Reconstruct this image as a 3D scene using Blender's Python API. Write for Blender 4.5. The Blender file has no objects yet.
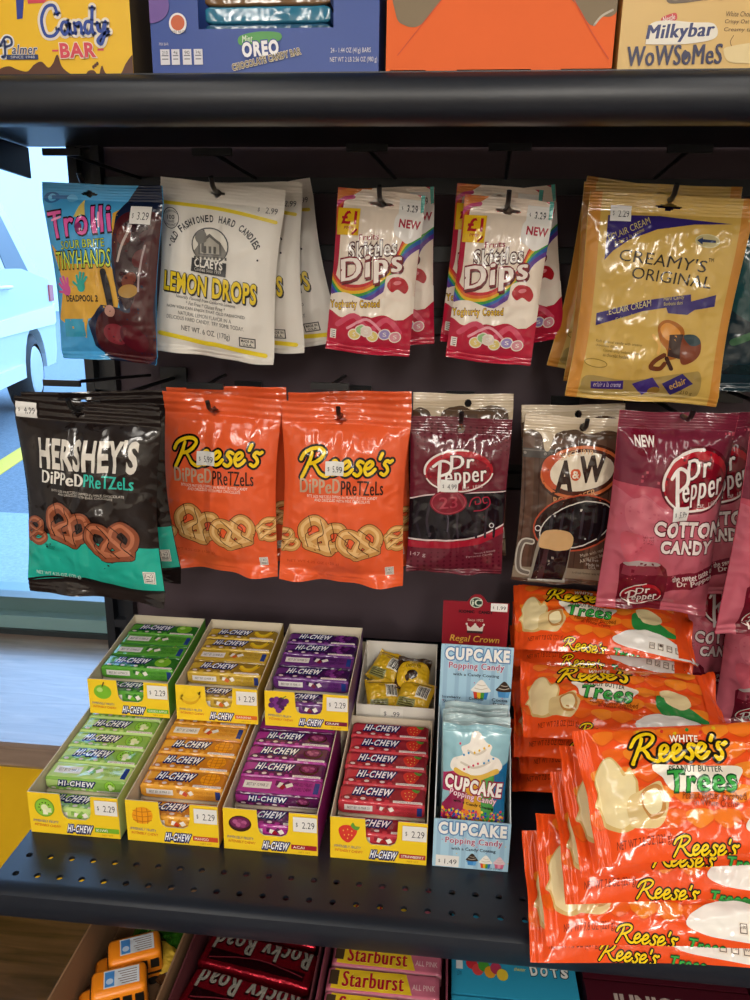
import bpy, bmesh, math, random
import numpy as np
from bisect import bisect_right
from math import sin, cos, pi, radians, sqrt, exp, atan2
from mathutils import Vector, Matrix, noise
from mathutils.geometry import tessellate_polygon

S = bpy.context.scene
C = S.collection
R = random.Random(7)

# ------------------------------------------------------------------ camera
FPX, YAW, PITCH, ROLL, CAMZ = 760.0, radians(5.4), radians(15.7), radians(1.0), 1.36
F_ = Vector((-sin(YAW) * cos(PITCH), cos(YAW) * cos(PITCH), -sin(PITCH)))
r0 = Vector((cos(YAW), sin(YAW), 0))
u0 = r0.cross(F_)
R_ = r0 * cos(ROLL) + u0 * sin(ROLL)
U_ = u0 * cos(ROLL) - r0 * sin(ROLL)
cam_d = bpy.data.cameras.new('camera')
cam_d.sensor_width = 36
cam_d.lens = FPX / 1000 * 36
cam_d.clip_start = 0.02
cam = bpy.data.objects.new('camera', cam_d)
C.objects.link(cam)
cam.matrix_world = Matrix((R_, U_, -F_)).transposed().to_4x4()
cam.location = (0, 0, CAMZ)
S.camera = cam


def at(px, py, y=None, z=None):
    """a point of the place seen at a pixel, at depth y or height z"""
    d = F_ + R_ * ((px - 375) / FPX) - U_ * ((py - 500) / FPX)
    k = y / d.y if y is not None else (z - CAMZ) / d.z
    return Vector((0, 0, CAMZ)) + d * k


# ------------------------------------------------------------------ light
S.view_settings.view_transform = 'Standard'
S.view_settings.look = 'None'
S.view_settings.exposure = 0.0
S.view_settings.gamma = 1.0
S.view_settings.use_curve_mapping = False
S.cycles.use_denoising = True
S.cycles.max_bounces = 8
w = bpy.data.worlds.new('sky')
S.world = w
w.use_nodes = True
nt = w.node_tree
bg = nt.nodes['Background']
bg.inputs[0].default_value = (0.38, 0.62, 1.0, 1)
bg.inputs[1].default_value = 6.0


def area(name, loc, target, sx, sy, power, col):
    l = bpy.data.lights.new(name, 'AREA')
    l.shape = 'RECTANGLE'
    l.size, l.size_y, l.energy, l.color = sx, sy, power, col
    o = bpy.data.objects.new(name, l)
    C.objects.link(o)
    o.location = loc
    o.rotation_euler = (Vector(target) - Vector(loc)).to_track_quat('-Z', 'Y').to_euler()
    return o


WARM = (1.0, 0.94, 0.85)
for lx, ly, pw in ((.75, -.35, 6), (-.75, -.5, 6), (2.0, -.7, 7), (.6, -2.1, 26), (-.9, -2.3, 22), (2.0, -2.2, 12),
                   (.6, -3.9, 66), (-1.2, -4.0, 56), (2.0, -4.0, 32), (.5, -5.7, 90), (-1.2, -5.7, 70)):
    area('ceiling_lamp', (lx, ly, 2.72), (lx, ly, 0), 0.3, 1.2, pw, WARM)
po = area('window_portal', (-1.5, 1.99, 1.45), (-1.5, 0, 1.45), 2.4, 1.95, 1, (1, 1, 1))
po.data.cycles.is_portal = True

# ------------------------------------------------------------------ materials
_m = {}


def lin(h):
    c = [int(h[i:i + 2], 16) / 255 for i in (0, 2, 4)]
    return tuple(x / 12.92 if x <= 0.04045 else ((x + 0.055) / 1.055) ** 2.4 for x in c) + (1,)


FIN = {  # roughness, specular, bump strength, bump scale, coat
    'F': (0.13, 0.65, 0.5, 75, 0.0),     # glossy film
    'S': (0.42, 0.45, 0.25, 60, 0.0),     # satin film
    'P': (0.62, 0.35, 0.05, 300, 0.0),    # paper, card
    'G': (0.30, 0.5, 0.0, 10, 0.0),       # smooth plastic
    'C': (0.38, 0.45, 0.02, 200, 0.0),    # coated carton
    'K': (0.36, 0.5, 0.25, 900, 0.0),     # powder-coated steel
    'M': (0.25, 0.8, 0.5, 130, 0.0),      # crinkled metallic film
}


def mat(key):
    """'rrggbb:F' -> a procedural material: colour with slight noise, finish with bump"""
    if key in _m:
        return _m[key]
    h, fin = (key.split(':') + ['P'])[:2]
    m = bpy.data.materials.new('m_' + key.replace(':', '_'))
    m.use_nodes = True
    n, L = m.node_tree.nodes, m.node_tree.links
    b = n['Principled BSDF']
    ro, sp, bs, sc, coat = FIN[fin]
    b.inputs['Base Color'].default_value = lin(h)
    b.inputs['Roughness'].default_value = ro
    b.inputs['Specular IOR Level'].default_value = sp
    if fin == 'M':
        b.inputs['Metallic'].default_value = 0.75
    if bs > 0:
        tc = n.new('ShaderNodeTexCoord')
        nz = n.new('ShaderNodeTexNoise')
        nz.inputs['Scale'].default_value = sc
        nz.inputs['Detail'].default_value = 3
        if fin in 'FS':
            nz.noise_type = 'RIDGED_MULTIFRACTAL'
        L.new(tc.outputs['Object'], nz.inputs['Vector'])
        bp = n.new('ShaderNodeBump')
        bp.inputs['Strength'].default_value = bs
        bp.inputs['Distance'].default_value = {'F': .0035, 'S': .0025, 'M': .004, 'K': .00012}.get(fin, .0006)
        L.new(nz.outputs['Fac'], bp.inputs['Height'])
        L.new(bp.outputs['Normal'], b.inputs['Normal'])
    _m[key] = m
    return m


def special(name, build):
    m = bpy.data.materials.new(name)
    m.use_nodes = True
    build(m.node_tree.nodes, m.node_tree.links, m.node_tree.nodes['Principled BSDF'])
    _m[name] = m
    return m


def wood(dark, light, scale, rough, coat=0.0):
    def f(n, L, b):
        tc = n.new('ShaderNodeTexCoord')
        mp = n.new('ShaderNodeMapping')
        mp.inputs['Scale'].default_value = scale
        L.new(tc.outputs['Object'], mp.inputs['Vector'])
        nz = n.new('ShaderNodeTexNoise')
        nz.inputs['Scale'].default_value = 4
        nz.inputs['Detail'].default_value = 8
        nz.inputs['Distortion'].default_value = 1.2
        L.new(mp.outputs[0], nz.inputs['Vector'])
        r = n.new('ShaderNodeValToRGB')
        r.color_ramp.elements[0].position = 0.3
        r.color_ramp.elements[0].color = lin(dark)
        r.color_ramp.elements[1].position = 0.7
        r.color_ramp.elements[1].color = lin(light)
        L.new(nz.outputs['Fac'], r.inputs[0])
        L.new(r.outputs[0], b.inputs['Base Color'])
        bp = n.new('ShaderNodeBump')
        bp.inputs['Strength'].default_value = 0.15
        bp.inputs['Distance'].default_value = 0.002
        L.new(nz.outputs['Fac'], bp.inputs['Height'])
        L.new(bp.outputs[0], b.inputs['Normal'])
        b.inputs['Roughness'].default_value = rough
        b.inputs['Coat Weight'].default_value = coat
        b.inputs['Coat Roughness'].default_value = .22
    return f


special('wood_ledge', wood('7a665a', 'a8917f', (1.0, 9, 9), 0.3, 1.0))
special('wood_floor', wood('2a1f19', '5a4436', (1.0, 11, 1), 0.4))


def asph(n, L, b):
    nz = n.new('ShaderNodeTexNoise')
    nz.inputs['Scale'].default_value = 60
    nz.inputs['Detail'].default_value = 6
    r = n.new('ShaderNodeValToRGB')
    r.color_ramp.elements[0].color = lin('3c4a52')
    r.color_ramp.elements[1].color = lin('7c8a94')
    tc = n.new('ShaderNodeTexCoord')
    L.new(tc.outputs['Object'], nz.inputs['Vector'])
    L.new(nz.outputs['Fac'], r.inputs[0])
    L.new(r.outputs[0], b.inputs['Base Color'])
    b.inputs['Roughness'].default_value = 0.9


special('asphalt', asph)


def conc(n, L, b):
    nz = n.new('ShaderNodeTexNoise')
    nz.inputs['Scale'].default_value = 90
    nz.inputs['Detail'].default_value = 6
    r = n.new('ShaderNodeValToRGB')
    r.color_ramp.elements[0].color = lin('6f7f8a')
    r.color_ramp.elements[1].color = lin('9fb0bb')
    tc = n.new('ShaderNodeTexCoord')
    L.new(tc.outputs['Object'], nz.inputs['Vector'])
    L.new(nz.outputs['Fac'], r.inputs[0])
    L.new(r.outputs[0], b.inputs['Base Color'])
    b.inputs['Roughness'].default_value = 0.85


special('concrete', conc)


def glass(n, L, b):
    out = [x for x in n if x.type == 'OUTPUT_MATERIAL'][0]
    t = n.new('ShaderNodeBsdfTransparent')
    t.inputs[0].default_value = (0.93, 0.97, 1, 1)
    g = n.new('ShaderNodeBsdfGlossy')
    g.inputs['Roughness'].default_value = 0.02
    fr = n.new('ShaderNodeFresnel')
    fr.inputs[0].default_value = 1.3
    mx = n.new('ShaderNodeMixShader')
    L.new(fr.outputs[0], mx.inputs[0])
    L.new(t.outputs[0], mx.inputs[1])
    L.new(g.outputs[0], mx.inputs[2])
    L.new(mx.outputs[0], out.inputs[0])


special('glass', glass)


def film(n, L, b):
    out = [x for x in n if x.type == 'OUTPUT_MATERIAL'][0]
    t = n.new('ShaderNodeBsdfTransparent')
    t.inputs[0].default_value = (0.93, 0.93, 0.93, 1)
    g = n.new('ShaderNodeBsdfGlossy')
    g.inputs['Roughness'].default_value = 0.15
    mx = n.new('ShaderNodeMixShader')
    mx.inputs[0].default_value = 0.12
    L.new(t.outputs[0], mx.inputs[1])
    L.new(g.outputs[0], mx.inputs[2])
    L.new(mx.outputs[0], out.inputs[0])


special('clear_film', film)

# ------------------------------------------------------------------ mesh builder


class MB:
    """collects shapes with explicit normals; build() links them as ONE mesh object"""

    def __init__(s):
        s.v, s.n, s.f, s.m = [], [], [], []

    def face(s, pts, key, n=None):
        pts = [Vector(p) for p in pts]
        if n is None:
            n = Vector((0, 0, 0))
            for i in range(len(pts)):
                n += (pts[i] - pts[0]).cross(pts[(i + 1) % len(pts)] - pts[0])
            n = n.normalized() if n.length > 1e-14 else Vector((0, 0, 1))
        ns_ = [n] * len(pts) if isinstance(n, Vector) else [Vector(q) for q in n]
        g = Vector((0, 0, 0))
        for i in range(1, len(pts) - 1):
            g += (pts[i] - pts[0]).cross(pts[i + 1] - pts[0])
        if g.dot(sum(ns_, Vector((0, 0, 0)))) < 0:
            pts, ns_ = pts[::-1], ns_[::-1]
        b = len(s.v)
        s.v += [tuple(p) for p in pts]
        s.n += [tuple(q) for q in ns_]
        s.f.append(tuple(range(b, b + len(pts))))
        s.m.append(key)

    def box(s, lo, hi, key, M=None):
        x0, y0, z0 = lo
        x1, y1, z1 = hi
        p = [Vector(q) for q in ((x0, y0, z0), (x1, y0, z0), (x1, y1, z0), (x0, y1, z0), (x0, y0, z1), (x1, y0, z1), (x1, y1, z1), (x0, y1, z1))]
        if M is not None:
            p = [M @ q for q in p]
        for q in ((0, 3, 2, 1), (4, 5, 6, 7), (0, 1, 5, 4), (1, 2, 6, 5), (2, 3, 7, 6), (3, 0, 4, 7)):
            s.face([p[i] for i in q], key)

    def hexa(s, p, key):
        p = [Vector(q) for q in p]
        for q in ((0, 3, 2, 1), (4, 5, 6, 7), (0, 1, 5, 4), (1, 2, 6, 5), (2, 3, 7, 6), (3, 0, 4, 7)):
            s.face([p[i] for i in q], key)

    def grid(s, P, N, key, flip=False, skip=None):
        nt_, ns_ = P.shape[:2]
        g = np.cross(P[:-1, 1:] - P[:-1, :-1], P[1:, :-1] - P[:-1, :-1])
        flip = float((g * N[:-1, :-1]).sum()) > 0
        b = len(s.v)
        s.v += [tuple(q) for q in P.reshape(-1, 3)]
        s.n += [tuple(q) for q in N.reshape(-1, 3)]
        for j in range(nt_ - 1):
            for i in range(ns_ - 1):
                if skip and skip(i, j):
                    continue
                q = (b + j * ns_ + i, b + j * ns_ + i + 1, b + (j + 1) * ns_ + i + 1, b + (j + 1) * ns_ + i)
                s.f.append(q[::-1] if not flip else q)
                s.m.append(key)

    def tube(s, pts, r, key, seg=10, closed=False):
        pts = [Vector(p) for p in pts]
        n = len(pts)
        P = np.zeros((n, seg + 1, 3))
        N = np.zeros((n, seg + 1, 3))
        for i, p in enumerate(pts):
            d = (pts[min(i + 1, n - 1)] - pts[max(i - 1, 0)]).normalized()
            a = d.cross(Vector((0.31, 0.17, 0.93))).normalized()
            b = d.cross(a)
            rr = r[i] if isinstance(r, (list, tuple)) else r
            for k in range(seg + 1):
                q = 2 * pi * k / seg
                nn = a * cos(q) + b * sin(q)
                P[i, k] = p + nn * rr
                N[i, k] = nn
        s.grid(P, N, key)
        for e, sg in ((0, -1), (-1, 1)):
            ring = [Vector(x) for x in P[e, :-1]]
            s.face(ring[::sg], key)

    def extrude_x(s, prof, x0, x1, key, smooth=False, cap=True):
        """profile of (y, z) points, closed, run along x"""
        n = len(prof)
        c = (sum(p[0] for p in prof) / n, sum(p[1] for p in prof) / n)
        nn = []
        for i in range(n):
            e = [((prof[(i + k + 1) % n][1] - prof[(i + k) % n][1]), -(prof[(i + k + 1) % n][0] - prof[(i + k) % n][0])) for k in (-1, 0)]
            v = [Vector((0, a, b)).normalized() for a, b in e]
            nn.append(v)
        area2 = sum(prof[i][0] * prof[(i + 1) % n][1] - prof[(i + 1) % n][0] * prof[i][1] for i in range(n))
        sg = 1 if area2 > 0 else -1
        for i in range(n):
            j = (i + 1) % n
            p = [(x0, *prof[i]), (x1, *prof[i]), (x1, *prof[j]), (x0, *prof[j])]
            fn = nn[i][1] * sg
            ni, nj = fn, fn
            if smooth:
                a, b = nn[i]
                if a.dot(b) > 0.75:
                    ni = ((a + b) * sg).normalized()
                a, b = nn[j]
                if a.dot(b) > 0.75:
                    nj = ((a + b) * sg).normalized()
            s.face(p if sg > 0 else p[::-1], key, [ni, ni, nj, nj] if sg > 0 else [nj, nj, ni, ni])
        if cap:
            for x, d in ((x0, -1), (x1, 1)):
                tris = tessellate_polygon([[Vector((a, b, 0)) for a, b in prof]])
                for t in tris:
                    s.face([(x, *prof[k]) for k in t], key, Vector((d, 0, 0)))

    def lathe(s, prof, seg, key, M=None):
        """(r, z) profile turned about z"""
        n = len(prof)
        P = np.zeros((n, seg + 1, 3))
        N = np.zeros((n, seg + 1, 3))
        for i, (r, z) in enumerate(prof):
            a, b = prof[max(i - 1, 0)], prof[min(i + 1, n - 1)]
            d = Vector((b[1] - a[1], -(b[0] - a[0])))
            d = d.normalized() if d.length > 0 else Vector((1, 0))
            for k in range(seg + 1):
                q = 2 * pi * k / seg
                p, m = Vector((r * cos(q), r * sin(q), z)), Vector((d.x * cos(q), d.x * sin(q), d.y))
                if M is not None:
                    p, m = M @ p, (M.to_3x3() @ m).normalized()
                P[i, k], N[i, k] = p, m
        s.grid(P, N, key)

    def merge(s, o):
        b = len(s.v)
        s.v += o.v
        s.n += o.n
        s.f += [tuple(i + b for i in f) for f in o.f]
        s.m += o.m

    def mesh(s, name):
        me = bpy.data.meshes.new(name)
        me.from_pydata(s.v, [], s.f)
        keys = list(dict.fromkeys(s.m))
        for k in keys:
            me.materials.append(mat(k))
        ix = {k: i for i, k in enumerate(keys)}
        me.polygons.foreach_set('material_index', [ix[k] for k in s.m])
        me.polygons.foreach_set('use_smooth', [True] * len(s.f))
        me.update()
        me.normals_split_custom_set_from_vertices([Vector(n) for n in s.n])
        return me

    def build(s, name, parent=None, loc=None):
        return link(name, s.mesh(name), parent, loc)


def link(name, me, parent=None, loc=None):
    o = bpy.data.objects.new(name, me)
    C.objects.link(o)
    if parent is not None:
        o.parent = parent
    if loc is not None:
        o.location = loc
    return o


def tag(o, label=None, cat=None, group=None, kind=None):
    if label:
        o['label'] = label
    if cat:
        o['category'] = cat
    if group:
        o['group'] = group
    if kind:
        o['kind'] = kind
    return o


def empty(name, loc=(0, 0, 0), label=None, cat=None, group=None, M=None):
    o = bpy.data.objects.new(name, None)
    o.empty_display_size = 0.02
    C.objects.link(o)
    if M is not None:
        o.matrix_world = M
    else:
        o.location = loc
    return tag(o, label, cat, group)


# ------------------------------------------------------------------ printed art
_txt = {}


def glyphs(body, off, sp=1.0):
    """flat triangles of a word in the built-in face"""
    k = (body, round(off, 4), round(sp, 3))
    if k in _txt:
        return _txt[k]
    cu = bpy.data.curves.new('word', 'FONT')
    cu.body = body
    cu.dimensions = '2D'
    cu.fill_mode = 'FRONT'
    cu.resolution_u = 3
    cu.offset = off
    cu.space_character = sp
    o = bpy.data.objects.new('word', cu)
    C.objects.link(o)
    dg = bpy.context.evaluated_depsgraph_get()
    me = o.evaluated_get(dg).to_mesh()
    v = np.array([(q.co.x, q.co.y) for q in me.vertices])
    f = [tuple(p.vertices) for p in me.polygons]
    o.evaluated_get(dg).to_mesh_clear()
    bpy.data.objects.remove(o)
    bpy.data.curves.remove(cu)
    _txt[k] = (v, f)
    return _txt[k]


def spline(pts, closed=False, n=6):
    pts = [Vector((p[0], p[1])) for p in pts]
    m = len(pts)
    out = []
    rng = range(m) if closed else range(m - 1)
    for i in rng:
        g = (lambda k: pts[k % m]) if closed else (lambda k: pts[min(max(k, 0), m - 1)])
        a, b, c, d = g(i - 1), g(i), g(i + 1), g(i + 2)
        for k in range(n):
            t = k / n
            out.append(0.5 * ((2 * b) + (c - a) * t + (2 * a - 5 * b + 4 * c - d) * t * t + (3 * b - a - 3 * c + d) * t ** 3))
    if not closed:
        out.append(pts[-1])
    return out


def tri(poly):
    return [[poly[i] for i in t] for t in tessellate_polygon([[Vector((p[0], p[1], 0)) for p in poly]])]


def homog(q):
    """maps the quad (TL, TR, BR, BL) to the unit square"""
    A, b = [], []
    for (x, y), (u, v) in zip(q, ((0, 0), (1, 0), (1, 1), (0, 1))):
        A += [[x, y, 1, 0, 0, 0, -u * x, -u * y], [0, 0, 0, x, y, 1, -v * x, -v * y]]
        b += [u, v]
    return np.append(np.linalg.solve(np.array(A, float), np.array(b, float)), 1).reshape(3, 3)


class Art:
    """print laid out in the frame of a quad; every item is convex polygons, a colour and a layer"""

    def __init__(s, quad, fin='F'):
        if len(quad) == 2:
            w_, h_ = quad
            quad = ((0, 0), (w_, 0), (w_, h_), (0, h_))
        s.Hm = homog(quad)
        s.fin = fin
        s.items = []

    def _map(s, p):
        x, y, k = s.Hm @ (p[0], p[1], 1)
        return (x / k, y / k)

    def _add(s, polys, col, up=0):
        polys = [[s._map(p) for p in q] for q in polys]
        if not polys:
            return 0
        xs = [p[0] for q in polys for p in q]
        ys = [p[1] for q in polys for p in q]
        bb = (min(xs), max(xs), min(ys), max(ys))
        l = 1 + max([i[2] for i in s.items if i[3][0] < bb[1] and i[3][1] > bb[0] and i[3][2] < bb[3] and i[3][3] > bb[2]], default=0)
        s.items.append((polys, col if ':' in col else col + ':' + s.fin, l, bb))

    def P(s, pts, col):
        s._add(tri(pts), col)

    def B(s, pts, col, n=6):
        s._add(tri(spline(pts, True, n)), col)

    def E(s, cx, cy, rx, ry, col, rot=0, n=28):
        c, d = cos(radians(rot)), sin(radians(rot))
        pts = [(cx + rx * cos(2 * pi * k / n) * c - ry * sin(2 * pi * k / n) * d, cy + rx * cos(2 * pi * k / n) * d + ry * sin(2 * pi * k / n) * c) for k in range(n)]
        s._add([[(cx, cy), pts[k], pts[(k + 1) % n]] for k in range(n)], col)

    def ring(s, cx, cy, rx, ry, wd, col, rot=0, a0=0, a1=360, n=36):
        s.S([(cx + rx * cos(radians(a)) * cos(radians(rot)) - ry * sin(radians(a)) * sin(radians(rot)), cy + rx * cos(radians(a)) * sin(radians(rot)) + ry * sin(radians(a)) * cos(radians(rot)))
             for a in [a0 + (a1 - a0) * k / n for k in range(n + 1)]], wd, col, sm=False)

    def R(s, x0, y0, x1, y1, col, rot=0):
        p = [(x0, y0), (x1, y0), (x1, y1), (x0, y1)]
        if rot:
            cx, cy, c, d = (x0 + x1) / 2, (y0 + y1) / 2, cos(radians(rot)), sin(radians(rot))
            p = [(cx + (x - cx) * c - (y - cy) * d, cy + (x - cx) * d + (y - cy) * c) for x, y in p]
        s._add([p], col)

    def S(s, pts, wd, col, closed=False, sm=True, taper=None, n=6):
        q = spline(pts, closed, n) if sm else [Vector(p) for p in pts]
        m = len(q)
        L, polys = [], []
        for i in range(m):
            a, b = (q[(i - 1) % m], q[(i + 1) % m]) if closed else (q[max(i - 1, 0)], q[min(i + 1, m - 1)])
            d = (b - a)
            d = d.normalized() if d.length > 1e-9 else Vector((1, 0))
            k = wd / 2
            if taper:
                t = i / max(m - 1, 1)
                k *= taper[0] + (taper[1] - taper[0]) * t
            nn = Vector((-d.y, d.x)) * k
            L.append((q[i] + nn, q[i] - nn))
        for i in range(m if closed else m - 1):
            a, b = L[i], L[(i + 1) % m]
            polys.append([a[0], b[0], b[1]])
            polys.append([a[0], b[1], a[1]])
        if not closed:
            for i in (0, m - 1):
                k = (L[i][0] - L[i][1]).length / 2
                pp = [(q[i].x + k * cos(2 * pi * j / 10), q[i].y + k * sin(2 * pi * j / 10)) for j in range(10)]
                polys.append(pp)
        s._add(polys, col)

    def T(s, body, x0, y0, x1, y1, col, bold=0.02, sh=0, rot=0, out=(), arc=0, shadow=None):
        """a word fitted to the box x0 y0 x1 y1; out: outlines from the widest in; arc: lift of the middle"""
        want, bold = bold, 0.0 if bold <= .02 or any(ch.islower() for ch in body) else bold
        sp = 1 + 2.6 * (want * .7 + .6 * max([e[0] for e in out], default=0))
        v0, f0 = glyphs(body, bold, sp)
        if len(v0) == 0:
            return
        a, b = v0.min(0), v0.max(0)
        sx, sy = (x1 - x0) / (b[0] - a[0]), (y1 - y0) / (b[1] - a[1])
        cx, cy, c, d = (x0 + x1) / 2, (y0 + y1) / 2, cos(radians(rot)), sin(radians(rot))

        def put(v, dx=0, dy=0):
            X = (v[:, 0] - (a[0] + b[0]) / 2) * sx
            Y = -(v[:, 1] - (a[1] + b[1]) / 2) * sy
            X = X - Y * sh
            if arc:
                Y = Y + arc * ((X / max((x1 - x0) / 2, 1e-6)) ** 2)
            return np.stack([cx + X * c - Y * d + dx, cy + X * d + Y * c + dy], 1)
        if shadow:
            v, f = glyphs(body, bold + (out[0][0] if out else 0), sp)
            q = put(v, shadow[1], shadow[2])
            s._add([[q[i] for i in t] for t in f], shadow[0])
        for ex, k in out:
            v, f = glyphs(body, bold + ex, sp)
            q = put(v)
            s._add([[q[i] for i in t] for t in f], k)
        for k in ((-1, 0, 1) if want > bold and want >= .02 else (0,)):
            q = put(v0 + np.array([k * want * .8, 0]))
            s._add([[q[i] for i in t] for t in f0], col)


def _half(p, ax, v, less):
    out = []
    m = len(p)
    for i in range(m):
        a, b = p[i], p[(i + 1) % m]
        ia, ib = (a[ax] <= v) == less or a[ax] == v, (b[ax] <= v) == less or b[ax] == v
        if ia:
            out.append(a)
        if ia != ib:
            t = (v - a[ax]) / (b[ax] - a[ax])
            q = (a[0] + (b[0] - a[0]) * t, a[1] + (b[1] - a[1]) * t)
            q = (v, q[1]) if ax == 0 else (q[0], v)
            out.append(q)
    return out if len(out) > 2 else None


def _split(p, ax, lines):
    lo, hi = min(q[ax] for q in p), max(q[ax] for q in p)
    for v in lines[bisect_right(lines, lo + 1e-7):]:
        if v >= hi - 1e-7:
            break
        a = _half(p, ax, v, True)
        if a:
            yield a
        p = _half(p, ax, v, False)
        if not p:
            return
    yield p


def bake(mb, art, Pg, Ng, sl, tl, clip=(0, 1, 0, 1), lift=2e-4, gap=7e-5):
    """lays the art on a surface given as a grid of points and normals"""
    sl, tl = [float(x) for x in sl], [float(x) for x in tl]
    base = len(mb.v)
    for polys, key, layer, bb in art.items:
        h = lift + gap * layer
        seen = {}
        for p in polys:
            p = [(float(q[0]), float(q[1])) for q in p]
            for ax, v, less in ((0, clip[0], False), (0, clip[1], True), (1, clip[2], False), (1, clip[3], True)):
                if p:
                    lo, hi = min(q[ax] for q in p), max(q[ax] for q in p)
                    if (less and hi > v) or (not less and lo < v):
                        p = _half(p, ax, v, less)
            if not p:
                continue
            for a in _split(p, 0, sl):
                for c in _split(a, 1, tl):
                    ar = sum(c[i][0] * c[(i + 1) % len(c)][1] - c[(i + 1) % len(c)][0] * c[i][1] for i in range(len(c)))
                    if abs(ar) < 1e-9:
                        continue
                    if ar > 0:
                        c = c[::-1]
                    cs, ct = sum(q[0] for q in c) / len(c), sum(q[1] for q in c) / len(c)
                    i = min(max(bisect_right(sl, cs) - 1, 0), len(sl) - 2)
                    j = min(max(bisect_right(tl, ct) - 1, 0), len(tl) - 2)
                    idx = []
                    for q in c:
                        kk = (round(q[0], 6), round(q[1], 6))
                        if kk not in seen:
                            u = (q[0] - sl[i]) / (sl[i + 1] - sl[i])
                            v = (q[1] - tl[j]) / (tl[j + 1] - tl[j])
                            wts = ((1 - u) * (1 - v), u * (1 - v), u * v, (1 - u) * v)
                            ids = ((j, i), (j, i + 1), (j + 1, i + 1), (j + 1, i))
                            pp = sum(wt * Pg[k] for wt, k in zip(wts, ids))
                            n_ = sum(wt * Ng[k] for wt, k in zip(wts, ids))
                            n_ = n_ / max(np.linalg.norm(n_), 1e-9)
                            seen[kk] = len(mb.v)
                            mb.v.append(tuple(pp + n_ * h))
                            mb.n.append(tuple(n_))
                        idx.append(seen[kk])
                    idx = [x for k, x in enumerate(idx) if x != idx[k - 1]]
                    if len(idx) > 2:
                        mb.f.append(tuple(idx))
                        mb.m.append(key)


def flat(mb, art, tl_, tr_, bl_, lift=2e-4, clip=(0, 1, 0, 1)):
    """lays the art on the flat rectangle given by three corners"""
    a, b, c = (np.array(tuple(x), float) for x in (tl_, tr_, bl_))
    Pg = np.array([[a, b], [c, c + b - a]])
    n = np.cross(c - a, b - a)
    n = n / np.linalg.norm(n)
    Ng = np.broadcast_to(n, (2, 2, 3))
    bake(mb, art, Pg, Ng, [0, 1], [0, 1], clip, lift)


def gridnormals(P):
    ds = np.gradient(P, axis=1)
    dt = np.gradient(P, axis=0)
    n = np.cross(dt, ds)
    return n / np.maximum(np.linalg.norm(n, axis=2, keepdims=True), 1e-12)


def sticker_art(w_, h_, price, fin='P', code=True):
    a = Art((w_, h_), fin)
    a.R(0, 0, w_, h_, 'e6e4e0')
    a.T('$', w_ * .12, h_ * .38, w_ * .2, h_ * .7, '3a3a40', 0.01)
    a.T(price, w_ * .38, h_ * .32, w_ * .9, h_ * .76, '3a3a40', 0.01)
    return a


# ------------------------------------------------------------------ bags


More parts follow.
